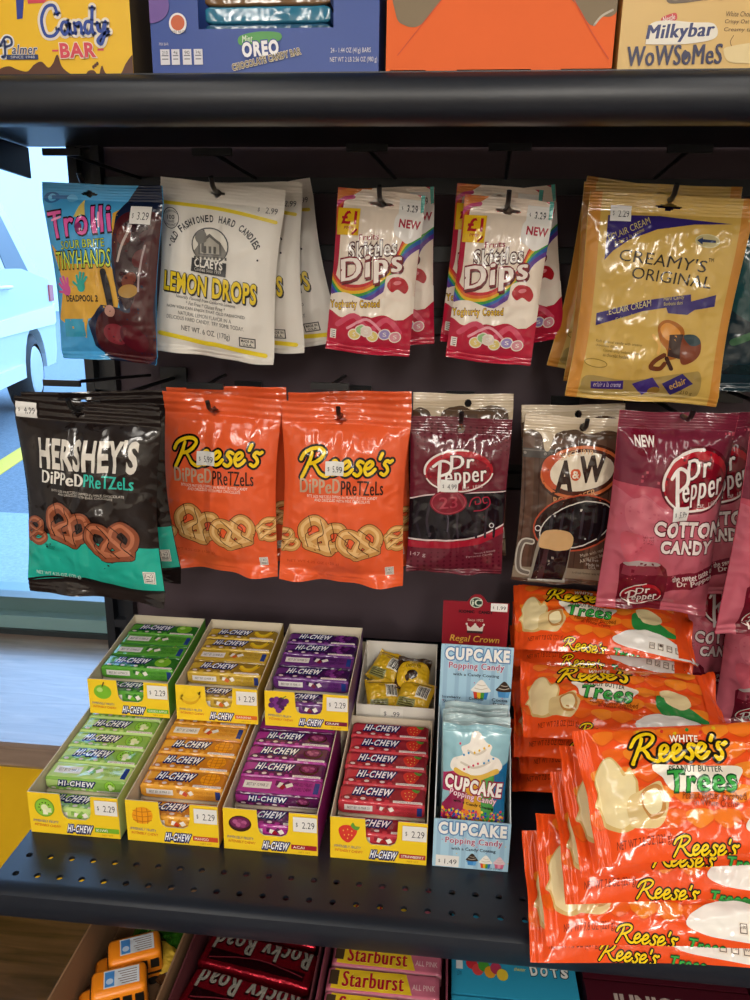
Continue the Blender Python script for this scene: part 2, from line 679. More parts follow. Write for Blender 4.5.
class Bag:
    """a sealed film pouch: front and back skins, two crimped seals, a price sticker"""

    def __init__(s, W, H, T, art, base, back=None, fin='F', side=False, t0=.1, t1=.94, hole=(.5, .05, .055, .02), seed=1, pinch=.05, crinkle=1.0,
                 sticker=None, seal=None, ripple=.004, skew=.85, fill=.55, crimps=10, round_hole=False, taper=0.0):
        s.W, s.H, s.T, s.side, s.hole = W, H, T, side, hole
        base = base if ':' in base else base + ':' + fin
        back = (back if ':' in back else back + ':' + fin) if back else base
        seal = (seal if ':' in seal else seal + ':' + fin) if seal else base
        ns, body = (30, 40) if not side else (40, 30)
        if not side:
            sl = set(np.round(np.linspace(0, 1, ns + 1), 6))
            if hole:
                sl |= set(np.round(np.linspace(hole[0] - hole[2] * 1.2, hole[0] + hole[2] * 1.2, 15), 6))
            tl = sorted(set(np.round(np.concatenate([np.linspace(0, t0, 17), np.linspace(t0, t1, body + 1), np.linspace(t1, 1, 9)]), 6)))
            sl = sorted(sl)
        else:
            sl = sorted(set(np.round(np.concatenate([np.linspace(0, t0, 9), np.linspace(t0, t1, ns + 1), np.linspace(t1, 1, 9)]), 6)))
            tl = sorted(set(np.round(np.linspace(0, 1, body + 1), 6)))
        s.sl, s.tl = sl, tl
        ph = seed * 1.7
        Fr = np.zeros((len(tl), len(sl), 3))
        Bk = np.zeros_like(Fr)
        for j, t in enumerate(tl):
            for i, q in enumerate(sl):
                a, b = (t, q) if not side else (q, t)          # a: from seal to seal, b: across
                ab = min(max((a - t0) / (t1 - t0), 0), 1)
                e = max(1 - (2 * b - 1) ** 2, 0)
                env = sin(pi * ab ** skew) if 0 < ab < 1 else 0
                th = T * .5 * (e ** fill) * (max(env, 0) ** .6)
                nearseal = exp(-ab * 5) + exp(-(1 - ab) * 5)
                inside = min(1, 6 * min(ab, 1 - ab)) * min(1, 5 * min(b, 1 - b))
                n1 = noise.noise(Vector((b * 4.0, a * 3.0, ph)))
                n2 = 1 - 2 * abs(noise.noise(Vector((b * 11.0, a * 2.6 + b * 2, ph + 5))))
                n3 = 1 - 2 * abs(noise.noise(Vector((b * 5.5 + a * 5, a * 6.5 - b * 3, ph + 9))))
                d = crinkle * inside * (.0028 * n1 + .0026 * n2 * (.25 + nearseal) + .0019 * n3)
                wv = ripple * sin(2 * pi * b * 1.35 + ph) + .4 * ripple * sin(2 * pi * b * 3.1 + 2 * ph)
                edge = (max(t0 - a, 0) / t0) * .5 if a < .5 else max(a - t1, 0) / (1 - t1)
                yy = wv * edge
                if ab in (0, 1):
                    yy += .0005 * sin(2 * pi * crimps * ((a / t0) if a < .5 else (a - t1) / (1 - t1)))
                px = 1 - pinch * sin(pi * ab) + .012 * sin(5 * ab + ph) - taper * max(0, ab) ** 1.2
                hz = 1.0 + .012 * sin(6 * b + ph) * (1 if a > .5 else .4)
                if not side:
                    x, z = (q - .5) * W * px, -(.5 + (t - .5) * hz) * H
                else:
                    x, z = (q - .5) * W * hz, -(.5 + (t - .5) * px) * H
                Fr[j, i] = (x, yy - .0003 - th - d, z)
                Bk[j, i] = (x, yy + .0003 + th * .75 + d * .5, z)
        Nf = gridnormals(Fr)
        Nb = -gridnormals(Bk)
        s.Fr, s.Nf = Fr, Nf
        k0, k1 = (tl if not side else sl).index(round(t0, 6)), (tl if not side else sl).index(round(t1, 6))
        names = ('top_seal', 'pouch', 'bottom_seal') if not side else ('end_seal', 'pouch', 'end_seal')
        s.parts = []
        for nm, c0, c1 in ((names[1], k0, k1), (names[0], 0, k0), (names[2], k1, len(tl if not side else sl) - 1)):
            mb = MB()
            sk = None
            if hole and nm == 'top_seal':
                def sk(i, j):
                    u, v = (sl[i] + sl[i + 1]) / 2 - hole[0], (tl[j] + tl[j + 1]) / 2 - hole[1]
                    if round_hole:
                        return (u / hole[2]) ** 2 + (v / hole[3]) ** 2 < 1
                    return ((u / hole[2]) ** 2 + (v / (hole[3] * .45)) ** 2 < 1) or ((u / (hole[2] * .36)) ** 2 + (v / hole[3]) ** 2 < 1)
            cut = (lambda G: G[c0:c1 + 1]) if not side else (lambda G: G[:, c0:c1 + 1])
            col = base if nm == 'pouch' else seal
            mb.grid(cut(Fr), cut(Nf), col, skip=sk)
            mb.grid(cut(Bk), cut(Nb), back, flip=True, skip=sk)
            lo, hi = (tl if not side else sl)[c0], (tl if not side else sl)[c1]
            clip = (0.004, .996, lo, hi) if not side else (lo, hi, .004, .996)
            if hole and nm == 'top_seal':     # keep the print off the hang hole
                keep = []
                for it in art.items:
                    if it[3][0] > hole[0] - hole[2] and it[3][1] < hole[0] + hole[2] and it[3][2] > hole[1] - hole[3] and it[3][3] < hole[1] + hole[3]:
                        continue
                    keep.append(it)
                tmp = Art((1, 1))
                tmp.items = keep
                f0 = len(mb.f)
                bake(mb, tmp, Fr, Nf, sl, tl, clip)
                # drop print faces over the hole
                ok = []
                for fi in range(f0, len(mb.f)):
                    c = np.mean([mb.v[k] for k in mb.f[fi]], axis=0)
                    u, v = c[0] / W + .5 - hole[0], -c[2] / H - hole[1]
                    inn = ((u / hole[2]) ** 2 + (v / hole[3]) ** 2 < 1) if round_hole else (((u / hole[2]) ** 2 + (v / (hole[3] * .45)) ** 2 < 1) or ((u / (hole[2] * .36)) ** 2 + (v / hole[3]) ** 2 < 1))
                    if not inn:
                        ok.append(fi)
                mb.f = mb.f[:f0] + [mb.f[k] for k in ok]
                mb.m = mb.m[:f0] + [mb.m[k] for k in ok]
            else:
                bake(mb, art, Fr, Nf, sl, tl, clip)
            s.parts.append((nm, mb.mesh(nm)))
        s.stickers = []
        for st in (sticker or []):
            s.stickers.append(s.price(*st))

    def price(s, cs, ct, w_, h_, text, rot=0):
        """a small price label stuck on at (cs, ct), w_ x h_ metres"""
        a = Art((1, 1), 'P')
        b = sticker_art(w_, h_, text)
        c, d = cos(radians(rot)), sin(radians(rot))
        for polys, key, layer, bb in b.items:
            a.items.append(([[(cs + ((p[0] - .5) * w_ * c - (p[1] - .5) * h_ * d) / s.W, ct + ((p[0] - .5) * w_ * d + (p[1] - .5) * h_ * c) / s.H) for p in q] for q in polys], key, layer, bb))
        mb = MB()
        bake(mb, a, s.Fr, s.Nf, s.sl, s.tl, lift=.0017)
        return mb.mesh('price_sticker')

    def spawn(s, name, label, cat, M, group=None, sticker=True):
        r = empty(name, label=label, cat=cat, group=group, M=M)
        for nm, me in s.parts:
            link(nm, me, r)
        for me in (s.stickers if sticker else []):
            tag(link('price_sticker', me, r), 'white price sticker')
        return r
# ------------------------------------------------------------------ print helpers shared by the packs


def chain(A, x, y, w, h, segs, wd, cols, slant=0):
    """brush lettering: strokes in a 0..10 x 0..3 frame laid at x, y, w, h; cols from the outline in"""
    def mp(p):
        px, py = p
        return (x + w * px / 10 + slant * (1.5 - py) * h / 3, y + h * py / 3)
    for k, (wk, col) in enumerate(cols):
        for sg in segs:
            A.S([mp(p) for p in sg], wd * wk, col, n=5)


def brush_e(dx, dy=0):
    return [(dx + a, dy + b) for a, b in ((0.05, 2.05), (0.5, 2.0), (0.85, 1.6), (0.6, 1.3), (0.2, 1.6), (0.08, 2.2), (0.35, 2.65), (0.8, 2.5), (1.15, 2.1))]


def brush_s(dx):
    return [(dx + a, b) for a, b in ((0.8, 1.45), (0.45, 1.3), (0.25, 1.6), (0.55, 1.95), (0.65, 2.35), (0.35, 2.7), (0.0, 2.5))]


BRUSH_R = [[(0.95, 0.55), (0.8, 1.2), (0.45, 2.1), (0.1, 2.95)], [(-0.1, 1.2), (0.25, 0.55), (1.0, 0.15), (1.75, 0.1), (2.15, 0.45), (1.9, 1.0), (1.3, 1.45), (0.8, 1.6)], [(1.1, 1.5), (1.5, 2.0), (1.9, 2.5), (2.5, 2.75), (2.9, 2.5)]]
ORANGE_LOGO = BRUSH_R + [brush_e(2.7), brush_e(3.95), brush_s(5.3), brush_e(6.25), [(7.9, .55), (7.75, 1.05)], brush_s(8.0), [(8.8, 1.45), (9.0, 1.3)]]


def orange_logo(A, x, y, w, h, slant=.0, black='1c120c'):
    chain(A, x, y, w, h, ORANGE_LOGO, h * .115, ((2.3, black), (1.0, 'f7d117')), slant)


def pretzel(A, cx, cy, r, rot, body, light, dark):
    c, d = cos(radians(rot)), sin(radians(rot))
    base = [(-.15, .75), (-.75, .45), (-1, -.1), (-.7, -.65), (-.2, -.55), (.1, -.05), (.45, .5), (.65, .8), (.15, .78), (-.5, .8), (-.3, .35), (0, .0), (.25, -.5), (.7, -.65), (1, -.1), (.75, .45), (.15, .75)]
    mp = lambda p: (cx + r * (p[0] * c - p[1] * d), cy + r * .82 * (p[0] * d + p[1] * c))
    pts = [mp(p) for p in base]
    A.S(pts, r * .52, dark)
    A.S(pts, r * .45, body)
    A.S([(x - r * .03, y - r * .05) for x, y in pts], r * .15, light)
    for k in (-.7, -.1, .45):
        A.S([mp((k - .3, -.8)), mp((k + .1, -.1)), mp((k - .05, .3)), mp((k + .3, .9))], r * .04, dark)


def calorie(A, x, y, w, h, num):
    A.R(x, y, x + w, y + h, 'e8e4dc')
    A.R(x + w * .08, y + h * .07, x + w * .92, y + h * .93, '1c1c1c')
    A.R(x + w * .12, y + h * .1, x + w * .88, y + h * .9, 'e8e4dc')
    A.T(num, x + w * .2, y + h * .16, x + w * .8, y + h * .5, '1c1c1c', .01)
    for k in (.6, .75):
        A.R(x + w * .2, y + h * k, x + w * .8, y + h * (k + .07), '3a3a3a')


def pepper_logo(A, cx, cy, rx, ry, rot, est='Est. 1885'):
    A.E(cx, cy, rx * 1.08, ry * 1.12, '5c1020', rot)
    A.E(cx, cy, rx, ry, 'b01828', rot)
    A.E(cx, cy + ry * .12, rx * .93, ry * .82, '7d1022', rot)
    A.ring(cx, cy, rx * .99, ry * 1.0, ry * .07, 'e8dcd8', rot, 15, 165)
    A.ring(cx, cy, rx * .99, ry * 1.0, ry * .09, 'e8dcd8', rot, 178, 290)
    c, d = cos(radians(rot)), sin(radians(rot))
    q = lambda x, y: (cx + rx * x * c - ry * y * d, cy + rx * x * d + ry * y * c)
    o = [(.05, '4a0c18')]
    x, y = q(.12, -.42)
    A.T('Dr', x - rx * .34, y - ry * .34, x + rx * .34, y + ry * .3, 'f0e8e4', .03, .2, rot, o)
    x, y = q(-.02, .3)
    A.T('epper', x - rx * .42, y - ry * .3, x + rx * .78, y + ry * .5, 'f0e8e4', .03, .15, rot, o)
    x, y = q(-.62, .12)
    A.S([q(-.68, .95), q(-.62, .3), q(-.52, -.45)], ry * .15, 'f0e8e4')
    A.S([q(-.72, -.3), q(-.45, -.55), q(-.22, -.35), q(-.3, .02), q(-.58, .18)], ry * .12, 'f0e8e4')
    if est:
        x, y = q(.3, .82)
        A.T(est, x - rx * .3, y - ry * .08, x + rx * .3, y + ry * .1, 'd8b8b8', .0, .1, rot)


def chew_logo(A, x0, y0, x1, y1, rot=0, sub=False):
    A.T('HI-CHEW', x0, y0, x1, y1, 'f6f6fa', .03, .25, rot, out=((.1, '14246c'),), shadow=('10184a', (x1 - x0) * .015, (y1 - y0) * .12))


ART = {}

# ---- gummy hands bag
a = Art(((152, 85), (645, 120), (595, 782), (212, 772)), 'F')
a.P([(455, 235), (510, 205), (480, 340), (455, 380)], 'd8a63c')
a.P([(190, 360), (265, 440), (445, 440), (490, 520), (472, 600), (345, 640), (330, 705), (210, 640), (240, 520)], 'd8a63c')
a.P([(560, 95), (660, 95), (640, 430), (600, 800), (430, 790), (360, 730), (345, 650), (400, 590), (480, 600), (452, 430), (470, 240)], '16223e')
a.B([(490, 250), (560, 225), (635, 262), (628, 420), (600, 600), (585, 770), (430, 765), (375, 725), (380, 640), (440, 600), (520, 612), (480, 500), (455, 350)], '45161c')
a.B([(500, 290), (560, 265), (590, 300), (560, 420), (540, 560), (500, 600), (470, 480)], '2e1620')
for k, (px, py, rr, col) in enumerate(((505, 330, 26, '5e2622'), (560, 420, 24, '561e24'), (520, 500, 22, '6e3426'), (590, 330, 22, '3c1420'), (515, 540, 24, 'a8803a'), (450, 690, 34, '7c2430'), (520, 700, 38, '54121e'))):
    a.E(px, py, rr, rr * 1.5, col, 20 * k)
a.S([(530, 290), (500, 360), (480, 430)], 9, 'b9a9a4')
a.S([(580, 370), (560, 460), (552, 540)], 7, 'a8989a')
a.E(200, 160, 34, 26, '3a6ea8')
a.E(202, 160, 18, 18, '69b8e8')
a.R(200, 150, 280, 168, '3a6ea8')
a.E(285, 165, 22, 18, '69b8e8')
a.P([(300, 250), (335, 170), (350, 250)], 'd9c46a')
a.T('Trolli', 190, 212, 448, 328, 'e05fa8', .03, .0, -7, out=((.05, '2a1226'),))
a.S([(205, 262), (245, 250)], 10, 'f4a8d0')
a.S([(400, 232), (402, 290)], 8, 'f4a8d0')
a.E(325, 295, 14, 20, '8a2e68')
a.T('SOUR BRITE', 242, 345, 425, 378, 'b7d24a', .02, .05, -4, out=((.04, '1d2a1a'),))
a.T('TINYHANDS', 215, 388, 450, 456, 'c9dc4e', .02, .05, -3, out=((.05, '17301c'),))


def hand(A, x, y, s_, rot, col):
    c, d = cos(radians(rot)), sin(radians(rot))
    q = lambda u, v: (x + s_ * (u * c - v * d), y + s_ * (u * d + v * c))
    A.E(*q(0, .35), s_ * .45, s_ * .5, col, rot)
    for u, v in ((-.55, -.5), (-.2, -.85), (.18, -.85), (.5, -.55)):
        A.S([q(u * .55, .1), q(u, v)], s_ * .24, col, sm=False)
    A.S([q(-.3, .4), q(-.85, .1)], s_ * .22, col, sm=False)


hand(a, 248, 525, 42, -25, 'd0589c')
hand(a, 325, 510, 42, 10, '2aa79a')
hand(a, 392, 492, 36, 25, 'd6a23a')
a.T('DEADPOOL 2', 250, 556, 392, 580, '241a14', .03)
a.S([(420, 470), (440, 560), (445, 610)], 26, '15151f')
a.E(440, 610, 22, 20, 'b98a7c')
a.R(235, 640, 330, 700, '3ba0c4')
ART['trolli'] = a

# ---- lemon drops bag
a = Art(((90, 38), (545, 65), (500, 705), (35, 705)), 'S')
a.S([(95, 128), (300, 142), (515, 178)], 13, 'e8cf2c')
a.S([(62, 630), (230, 650), (300, 652), (470, 672)], 18, 'e8cf2c')
a.ring(123, 185, 32, 38, 3, '3c3c3c')
a.T('100', 108, 174, 138, 190, '2c2c30', .02)
a.T('YEARS', 110, 194, 137, 202, '2c2c30', .0)
a.T('CELEBRATING', 97, 155, 150, 163, '2c2c30', .0, arc=9)
a.T('SWEETNESS', 98, 208, 150, 216, '2c2c30', .0, arc=-9)
# words set on an arch
word = 'OLD FASHIONED HARD CANDIES'
for k, ch in enumerate(word):
    if ch == ' ':
        continue
    t = radians(-158 + 138 * k / (len(word) - 1))
    cx, cy = 288 + 176 * cos(t), 318 + 138 * sin(t)
    wd = 2.5 if ch == 'I' else 6.5
    a.T(ch, cx - wd, cy - 13, cx + wd, cy + 13, '26262c', .03, 0, (t * 180 / pi + 90) * .82)
a.E(112, 285, 4, 4, '26262c')
a.E(457, 318, 4, 4, '26262c')
a.E(278, 278, 72, 66, '3c3c40')
a.E(278, 278, 67, 61, 'd9d4c8')
a.P([(215, 300), (245, 262), (278, 240), (318, 262), (342, 300), (330, 322), (225, 322)], '77736c')
a.P([(232, 270), (276, 234), (322, 268), (322, 312), (232, 312)], '5a5854')
a.P([(240, 274), (276, 246), (314, 272), (314, 308), (240, 308)], 'a7a297')
for x in (250, 270, 290):
    a.R(x, 280, x + 11, 306, '4a4844')
for k in range(9):
    a.R(214 + k * 15, 318, 222 + k * 15, 328, '4b4946')
a.S([(255, 225), (250, 260), (248, 300)], 9, '4a4844')
a.B([(222, 250), (240, 225), (262, 232), (262, 262), (235, 272)], '6a6862')
a.P([(205, 325), (340, 338), (336, 390), (198, 376)], '2c2c30')
a.T('CLAEYS', 214, 330, 325, 362, 'e6e2da', .03, 0, 4)
a.T('Candies Since 1919', 214, 363, 318, 376, 'd6d2ca', .01, 0, 4)
a.T('LEMON DROPS', 84, 393, 452, 470, 'e8c818', .035, 0, 4, out=((.032, '1e1e20'),), shadow=('1e1e20', 3, 4))
a.T('Naturally Flavored from California Lemons', 136, 478, 370, 494, '3a3a3c', .005, .15, 4)
a.T('* Fat Free * Gluten Free *', 176, 497, 332, 512, '3a3a3c', .005, .15, 4)
for k, (t, x0, x1) in enumerate((('NOW YOU CAN ENJOY THAT OLD FASHIONED', 97, 406), ('NATURAL LEMON FLAVOR IN A', 142, 352), ('DELICIOUS HARD CANDY. TRY SOME TODAY.', 93, 400))):
    a.T(t, x0, 518 + k * 21, x1, 533 + k * 21, '3a3a3c', .01, 0, 3)
a.T('NET WT. 6 OZ. (170g)', 152, 596, 342, 624, '3a3a3c', .01, 0, 4)
a.R(377, 608, 438, 645, '2e2e30', 3)
a.R(381, 612, 434, 641, 'dcd7cc', 3)
a.T('MADE IN', 385, 615, 430, 626, '2e2e30', .03, 0, 3)
a.T('U.S.A.', 390, 629, 426, 639, '2e2e30', .03, 0, 3)
a.T('$', 448, 130, 455, 146, '4a4a4e', .0, 0, 3)
a.T('2.99', 476, 128, 518, 150, '4a4a4e', .01, 0, 3)
ART['lemon'] = a

# ---- fruit dips bag
a = Art(((48, 58), (310, 75), (282, 565), (25, 550)), 'F')
a.B([(95, 40), (250, 60), (330, 130), (330, 330), (260, 440), (140, 440), (60, 420), (28, 380), (52, 300), (60, 170), (70, 90)], 'ecdccb')
a.B([(-10, 40), (60, 50), (90, 60), (60, 110), (50, 160), (20, 220)], 'c8562a')
a.S([(40, 80), (75, 75), (110, 55)], 26, 'd87a2c')
a.S([(30, 130), (60, 95), (95, 85)], 12, 'c0306a')
a.R(296, 60, 330, 130, '3fa39a')
for k, col in enumerate(('c02430', 'd8642a', 'e3b52a', '3f9a48', '2a5fae', '5c3a92')):
    o_ = k * 11
    a.S([(28, 300 + o_), (70, 348 + o_ * .9), (150, 345 + o_ * .8), (225, 280 + o_ * .9), (262, 200 + o_ * 1.0), (330, 130 + o_ * 1.4)], 12.5, col)
a.B([(30, 386), (80, 372), (160, 392), (280, 372), (300, 440), (200, 452), (140, 440), (90, 455), (20, 440)], 'efe3d4')
a.B([(20, 435), (70, 448), (110, 438), (150, 448), (200, 436), (250, 455), (310, 430), (320, 600), (0, 600)], 'b81f3c')
a.S([(60, 470), (110, 440), (160, 480), (210, 450), (250, 490)], 16, 'd2506a')
a.S([(90, 480), (150, 450), (200, 490)], 8, 'e8a0ae')
a.R(50, 120, 116, 200, 'e6b921', 3)
a.T('£1', 62, 128, 108, 168, 'b01c2c', .03, 0, 3)
a.T('PMP', 70, 174, 96, 183, 'b01c2c', .02, 0, 3)
a.S([(95, 196), (102, 190), (108, 184)], 6, 'a81c38')
a.B([(222, 150), (240, 130), (300, 128), (312, 150), (308, 188), (290, 205), (262, 220), (240, 206), (222, 190)], 'f0ece8')
a.T('NEW', 235, 150, 298, 176, 'b03446', .035, 0, 4)
a.T('Fruits', 118, 196, 176, 214, '93203a', .03, .1, -5)
a.T('Skittles', 88, 217, 232, 262, 'f2ece6', .03, .1, -6, out=((.075, '4a2028'),))
a.T('Dips', 66, 255, 250, 342, 'f2e6de', .04, .18, -12, out=((.055, '7a1020'),), shadow=('5a0c18', 4, 5))
a.B([(200, 350), (206, 320), (240, 312), (275, 326), (284, 372), (258, 394), (215, 388), (198, 372)], 'efe0d2')
a.B([(208, 345), (225, 322), (258, 326), (272, 350), (262, 370), (240, 358), (222, 366)], 'b3202c')
a.E(238, 338, 12, 6, 'e0848c', -10)
a.T('Yoghurty Coated', 36, 394, 188, 422, 'e8c02c', .03, .0, -3, out=((.075, '5e1018'),))
for x, y, col in ((112, 497, 'e4cc7a'), (135, 482, '9cc88a'), (168, 500, 'e6d27c'), (205, 494, '9c8cc4'), (236, 503, 'dc94a0'), (150, 486, 'e8d8cc')):
    a.E(x, y, 19, 17, 'f2e8dc')
    a.E(x, y, 16, 14, col)
    a.T('S', x - 5, y - 6, x + 5, y + 6, 'f2ece4', .02)
a.R(38, 486, 56, 514, 'efe9e2', 3)
for k in range(4):
    a.R(41, 490 + k * 6, 53, 492 + k * 6, '444444', 3)
a.B([(150, 100), (180, 85), (215, 100), (190, 112)], 'e6ddd2')
ART['dips'] = a

# ---- eclair cream bag
a = Art(((205, 68), (745, 98), (700, 770), (160, 790)), 'F')
a.P([(205, 60), (250, 64), (205, 800), (150, 800)], 'c98a3c')
a.P([(710, 90), (750, 94), (705, 790), (668, 790)], 'c98a3c')
a.P([(262, 300), (272, 150), (450, 152), (680, 176), (560, 178), (440, 196), (345, 232), (290, 270)], '33276e')
a.T('ECLAIR CREAM', 268, 186, 420, 208, 'c8b870', .01, .1, -24)
a.T('Eclair a la creme', 292, 214, 400, 227, 'b8a860', .01, .2, -27)
a.T("CREAMY'S", 314, 276, 612, 316, '2c2418', .005, .05, 6)
a.T('TM', 615, 284, 632, 296, '2c2418', .0)
a.T('ORIGINAL', 360, 332, 634, 370, '2c2418', .005, .05, 5)
a.E(606, 230, 40, 22, 'cfc69c', 6)
a.E(606, 230, 37, 19, 'b9ad7c', 6)
a.P([(572, 228), (590, 218), (590, 224), (632, 228), (632, 236), (590, 234), (590, 242)], '2e3a5e')
a.P([(242, 482), (410, 430), (570, 402), (574, 425), (656, 400), (656, 438), (590, 452), (566, 470), (500, 468), (492, 450), (410, 466), (242, 524)], '33276e')
a.T('ECLAIR CREAM', 285, 444, 438, 466, 'd8cc92', .015, .1, -14)
a.T('Eclair a la creme', 312, 476, 432, 489, 'c8b870', .01, .2, -17)
a.T('Hard Candy', 480, 410, 548, 426, 'c8b870', .01, .1, -8)
a.T('Bonbons durs', 482, 428, 545, 440, 'c8b870', .01, .1, -8)
a.B([(470, 510), (505, 490), (560, 520), (560, 600), (520, 625), (505, 590), (480, 560)], 'a8621e')
a.B([(478, 520), (505, 500), (548, 528), (540, 560), (500, 555)], 'd8923c')
a.P([(512, 540), (560, 535), (556, 620), (512, 612)], '3c2a26')
a.B([(560, 545), (615, 545), (625, 590), (600, 625), (560, 632)], '7a3a22')
a.B([(560, 540), (600, 535), (622, 560), (590, 572)], '35484e')
a.S([(500, 610), (470, 632), (458, 655), (490, 658), (505, 640)], 16, '6a3418')
a.S([(510, 620), (530, 655)], 14, '3a1e14')
a.S([(455, 545), (480, 575), (478, 605)], 10, 'e0b060')
a.T('Rich caramel candy with creamy', 250, 574, 420, 586, '5a4a1e', .0, 0, 2)
a.T('chocolate filling', 250, 588, 330, 598, '5a4a1e', .0, 0, 2)
a.T('Caramel candy, bonbons fourres', 280, 604, 410, 616, '5a4a1e', .0, 0, 2)
a.T('au chocolat fondant', 280, 618, 375, 630, '5a4a1e', .0, 0, 2)
a.ring(258, 655, 42, 14, 3, '8a7430', 4)
a.B([(215, 740), (240, 700), (400, 705), (580, 665), (630, 660), (636, 720), (600, 752), (420, 762), (230, 768)], 'a48c50')
a.P([(250, 722), (368, 708), (372, 740), (254, 748)], '3d2e78')
a.T('eclair a la creme', 262, 718, 362, 736, 'c8b8d0', .01, .1, -4)
a.P([(400, 718), (470, 690), (500, 725), (440, 758)], '41307a')
a.P([(505, 710), (570, 668), (612, 700), (540, 750)], '352a6c')
a.T('eclair', 528, 692, 588, 716, 'c8a04e', .02, .1, -30)
a.E(480, 738, 22, 14, '8a6a2e', -20)
a.T('210 g', 570, 728, 612, 744, '5a4a1e', .01, 0, 2)
ART['creamy'] = a

# ---- milk chocolate dipped pretzels
a = Art(((60, 85), (698, 88), (742, 905), (128, 955)), 'F')
a.P([(100, 680), (700, 660), (745, 840), (600, 855), (400, 840), (120, 900)], '1fae9b')
a.R(60, 660, 760, 700, '1fae9b', 0)
a.P([(80, 690), (760, 690), (770, 836), (420, 832), (110, 905)], '1fae9b')
a.S([(118, 900), (260, 860), (430, 848), (600, 858), (760, 838)], 10, '14201e')
a.T("HERSHEY'S", 192, 232, 640, 366, 'd8d2c8', .035, 0, -2.5)
a.T('DiPPeD', 214, 378, 414, 430, 'e4e0d8', .05, 0, -1)
a.T('PReTZeLs', 420, 372, 634, 424, '2fb7a6', .05, 0, -1)
a.T('BITE SIZE PRETZELS DIPPED IN MILK CHOCOLATE', 262, 450, 600, 460, 'c8c2b8', .0, 0, -1)
a.T('AND DRIZZLED WITH DARK CHOCOLATE', 296, 463, 552, 473, 'c8c2b8', .0, 0, -1)
pretzel(a, 168, 655, 62, 75, '8a4a30', 'b06a4a', '2e140c')
pretzel(a, 340, 600, 100, 18, '8a4a30', 'b87050', '2e140c')
pretzel(a, 540, 640, 100, -12, '8a4a30', 'b87050', '2e140c')
a.T('ENLARGED', 225, 706, 275, 715, '0f4a42', .0)
a.T('TO SHOW', 228, 717, 272, 726, '0f4a42', .0)
a.T('NET WT 4.25 OZ (120 g)', 172, 836, 385, 858, 'd4f0ea', .01, 0, -3)
calorie(a, 662, 760, 46, 52, '140')
ART['darkpretzel'] = a

# ---- peanut butter dipped pretzels (rectified on the second of the two)
a = Art(((362, 45), (732, 52), (706, 578), (350, 545)), 'F')
orange_logo(a, 414, 166, 296, 84, .1)
a.T('DiPPeD', 408, 252, 526, 292, 'c9a98c', .05, 0, 1)
a.T('PReTZeLs', 530, 258, 656, 298, '3a2018', .04, 0, 1)
a.T('BITE SIZE PRETZELS DIPPED IN PEANUT BUTTER CANDY', 428, 299, 638, 307, 'f6e6d8', .0, 0, 2)
a.T('AND DRIZZLED WITH MILK CHOCOLATE', 450, 309, 616, 317, 'f6e6d8', .0, 0, 2)
pretzel(a, 474, 412, 62, 20, 'd49c58', 'ecc080', '4a2010')
pretzel(a, 584, 432, 58, -15, 'd49c58', 'ecc080', '4a2010')
pretzel(a, 372, 430, 34, 60, 'd49c58', 'ecc080', '4a2010')
pretzel(a, 694, 430, 36, 80, 'd49c58', 'ecc080', '4a2010')
a.T('NET WT 4.25 OZ (120 g)', 372, 492, 520, 502, 'c43e18', .01, 0, 3)
calorie(a, 654, 514, 26, 26, '140')
ART['pbpretzel'] = a

# ---- liquorice bag, soda one
a = Art(((30, 105), (365, 70), (330, 635), (28, 620)), 'F')
for r in range(7):
    for k in range(16):
        a.E(52 + k * 21, 128 + r * 15 - k * 1.2, 4.5 - r * .45, 4.5 - r * .45, '4a0a18')
for r in range(6):
    for k in range(16):
        a.E(42 + k * 20, 618 - r * 15 - k * 1.2, 4.5 - r * .5, 4.5 - r * .5, '521020')
a.P([(20, 386), (90, 362), (200, 345), (352, 330), (352, 470), (250, 500), (150, 512), (20, 518)], '141016')
a.S([(20, 386), (90, 362), (200, 348), (360, 334)], 4, 'd8c4c4')
a.S([(15, 530), (150, 526), (250, 512), (350, 468)], 22, 'a01c30')
a.S([(15, 514), (150, 511), (250, 496), (350, 450)], 5, 'd8c4c4')
for k in range(9):
    a.S([(60 + k * 32, 395 - k * 4), (52 + k * 32, 450), (64 + k * 30, 498)], 8, ('241c28', '2e2630', '1c1822')[k % 3])
a.S([(120, 400), (150, 430), (150, 480)], 4, '4a4450')
pepper_logo(a, 186, 273, 114, 70, -10)
a.E(152, 382, 60, 42, '7a1428', -8)
a.ring(152, 382, 54, 37, 3, 'a83c4c', -8)
a.T('23', 122, 364, 180, 402, 'a83c4c', .02, .1, -8)
a.S([(220, 392), (230, 366), (252, 360), (258, 378), (242, 384), (240, 374)], 4, 'a02038')
a.S([(236, 408), (268, 402), (290, 382), (284, 358), (266, 362), (270, 378), (280, 376)], 4, 'a02038')
a.E(297, 458, 9, 9, 'd0c8c8')
a.E(297, 458, 6, 6, '2a1820')
a.T('147 g', 38, 556, 84, 572, 'b89aa0', .01)
a.T('Naturally & Artificially', 238, 548, 310, 556, 'b89aa0', .0, 0, -6)
a.T('Flavored Candy', 212, 560, 300, 568, 'b89aa0', .0, 0, -6)
ART['licorice'] = a

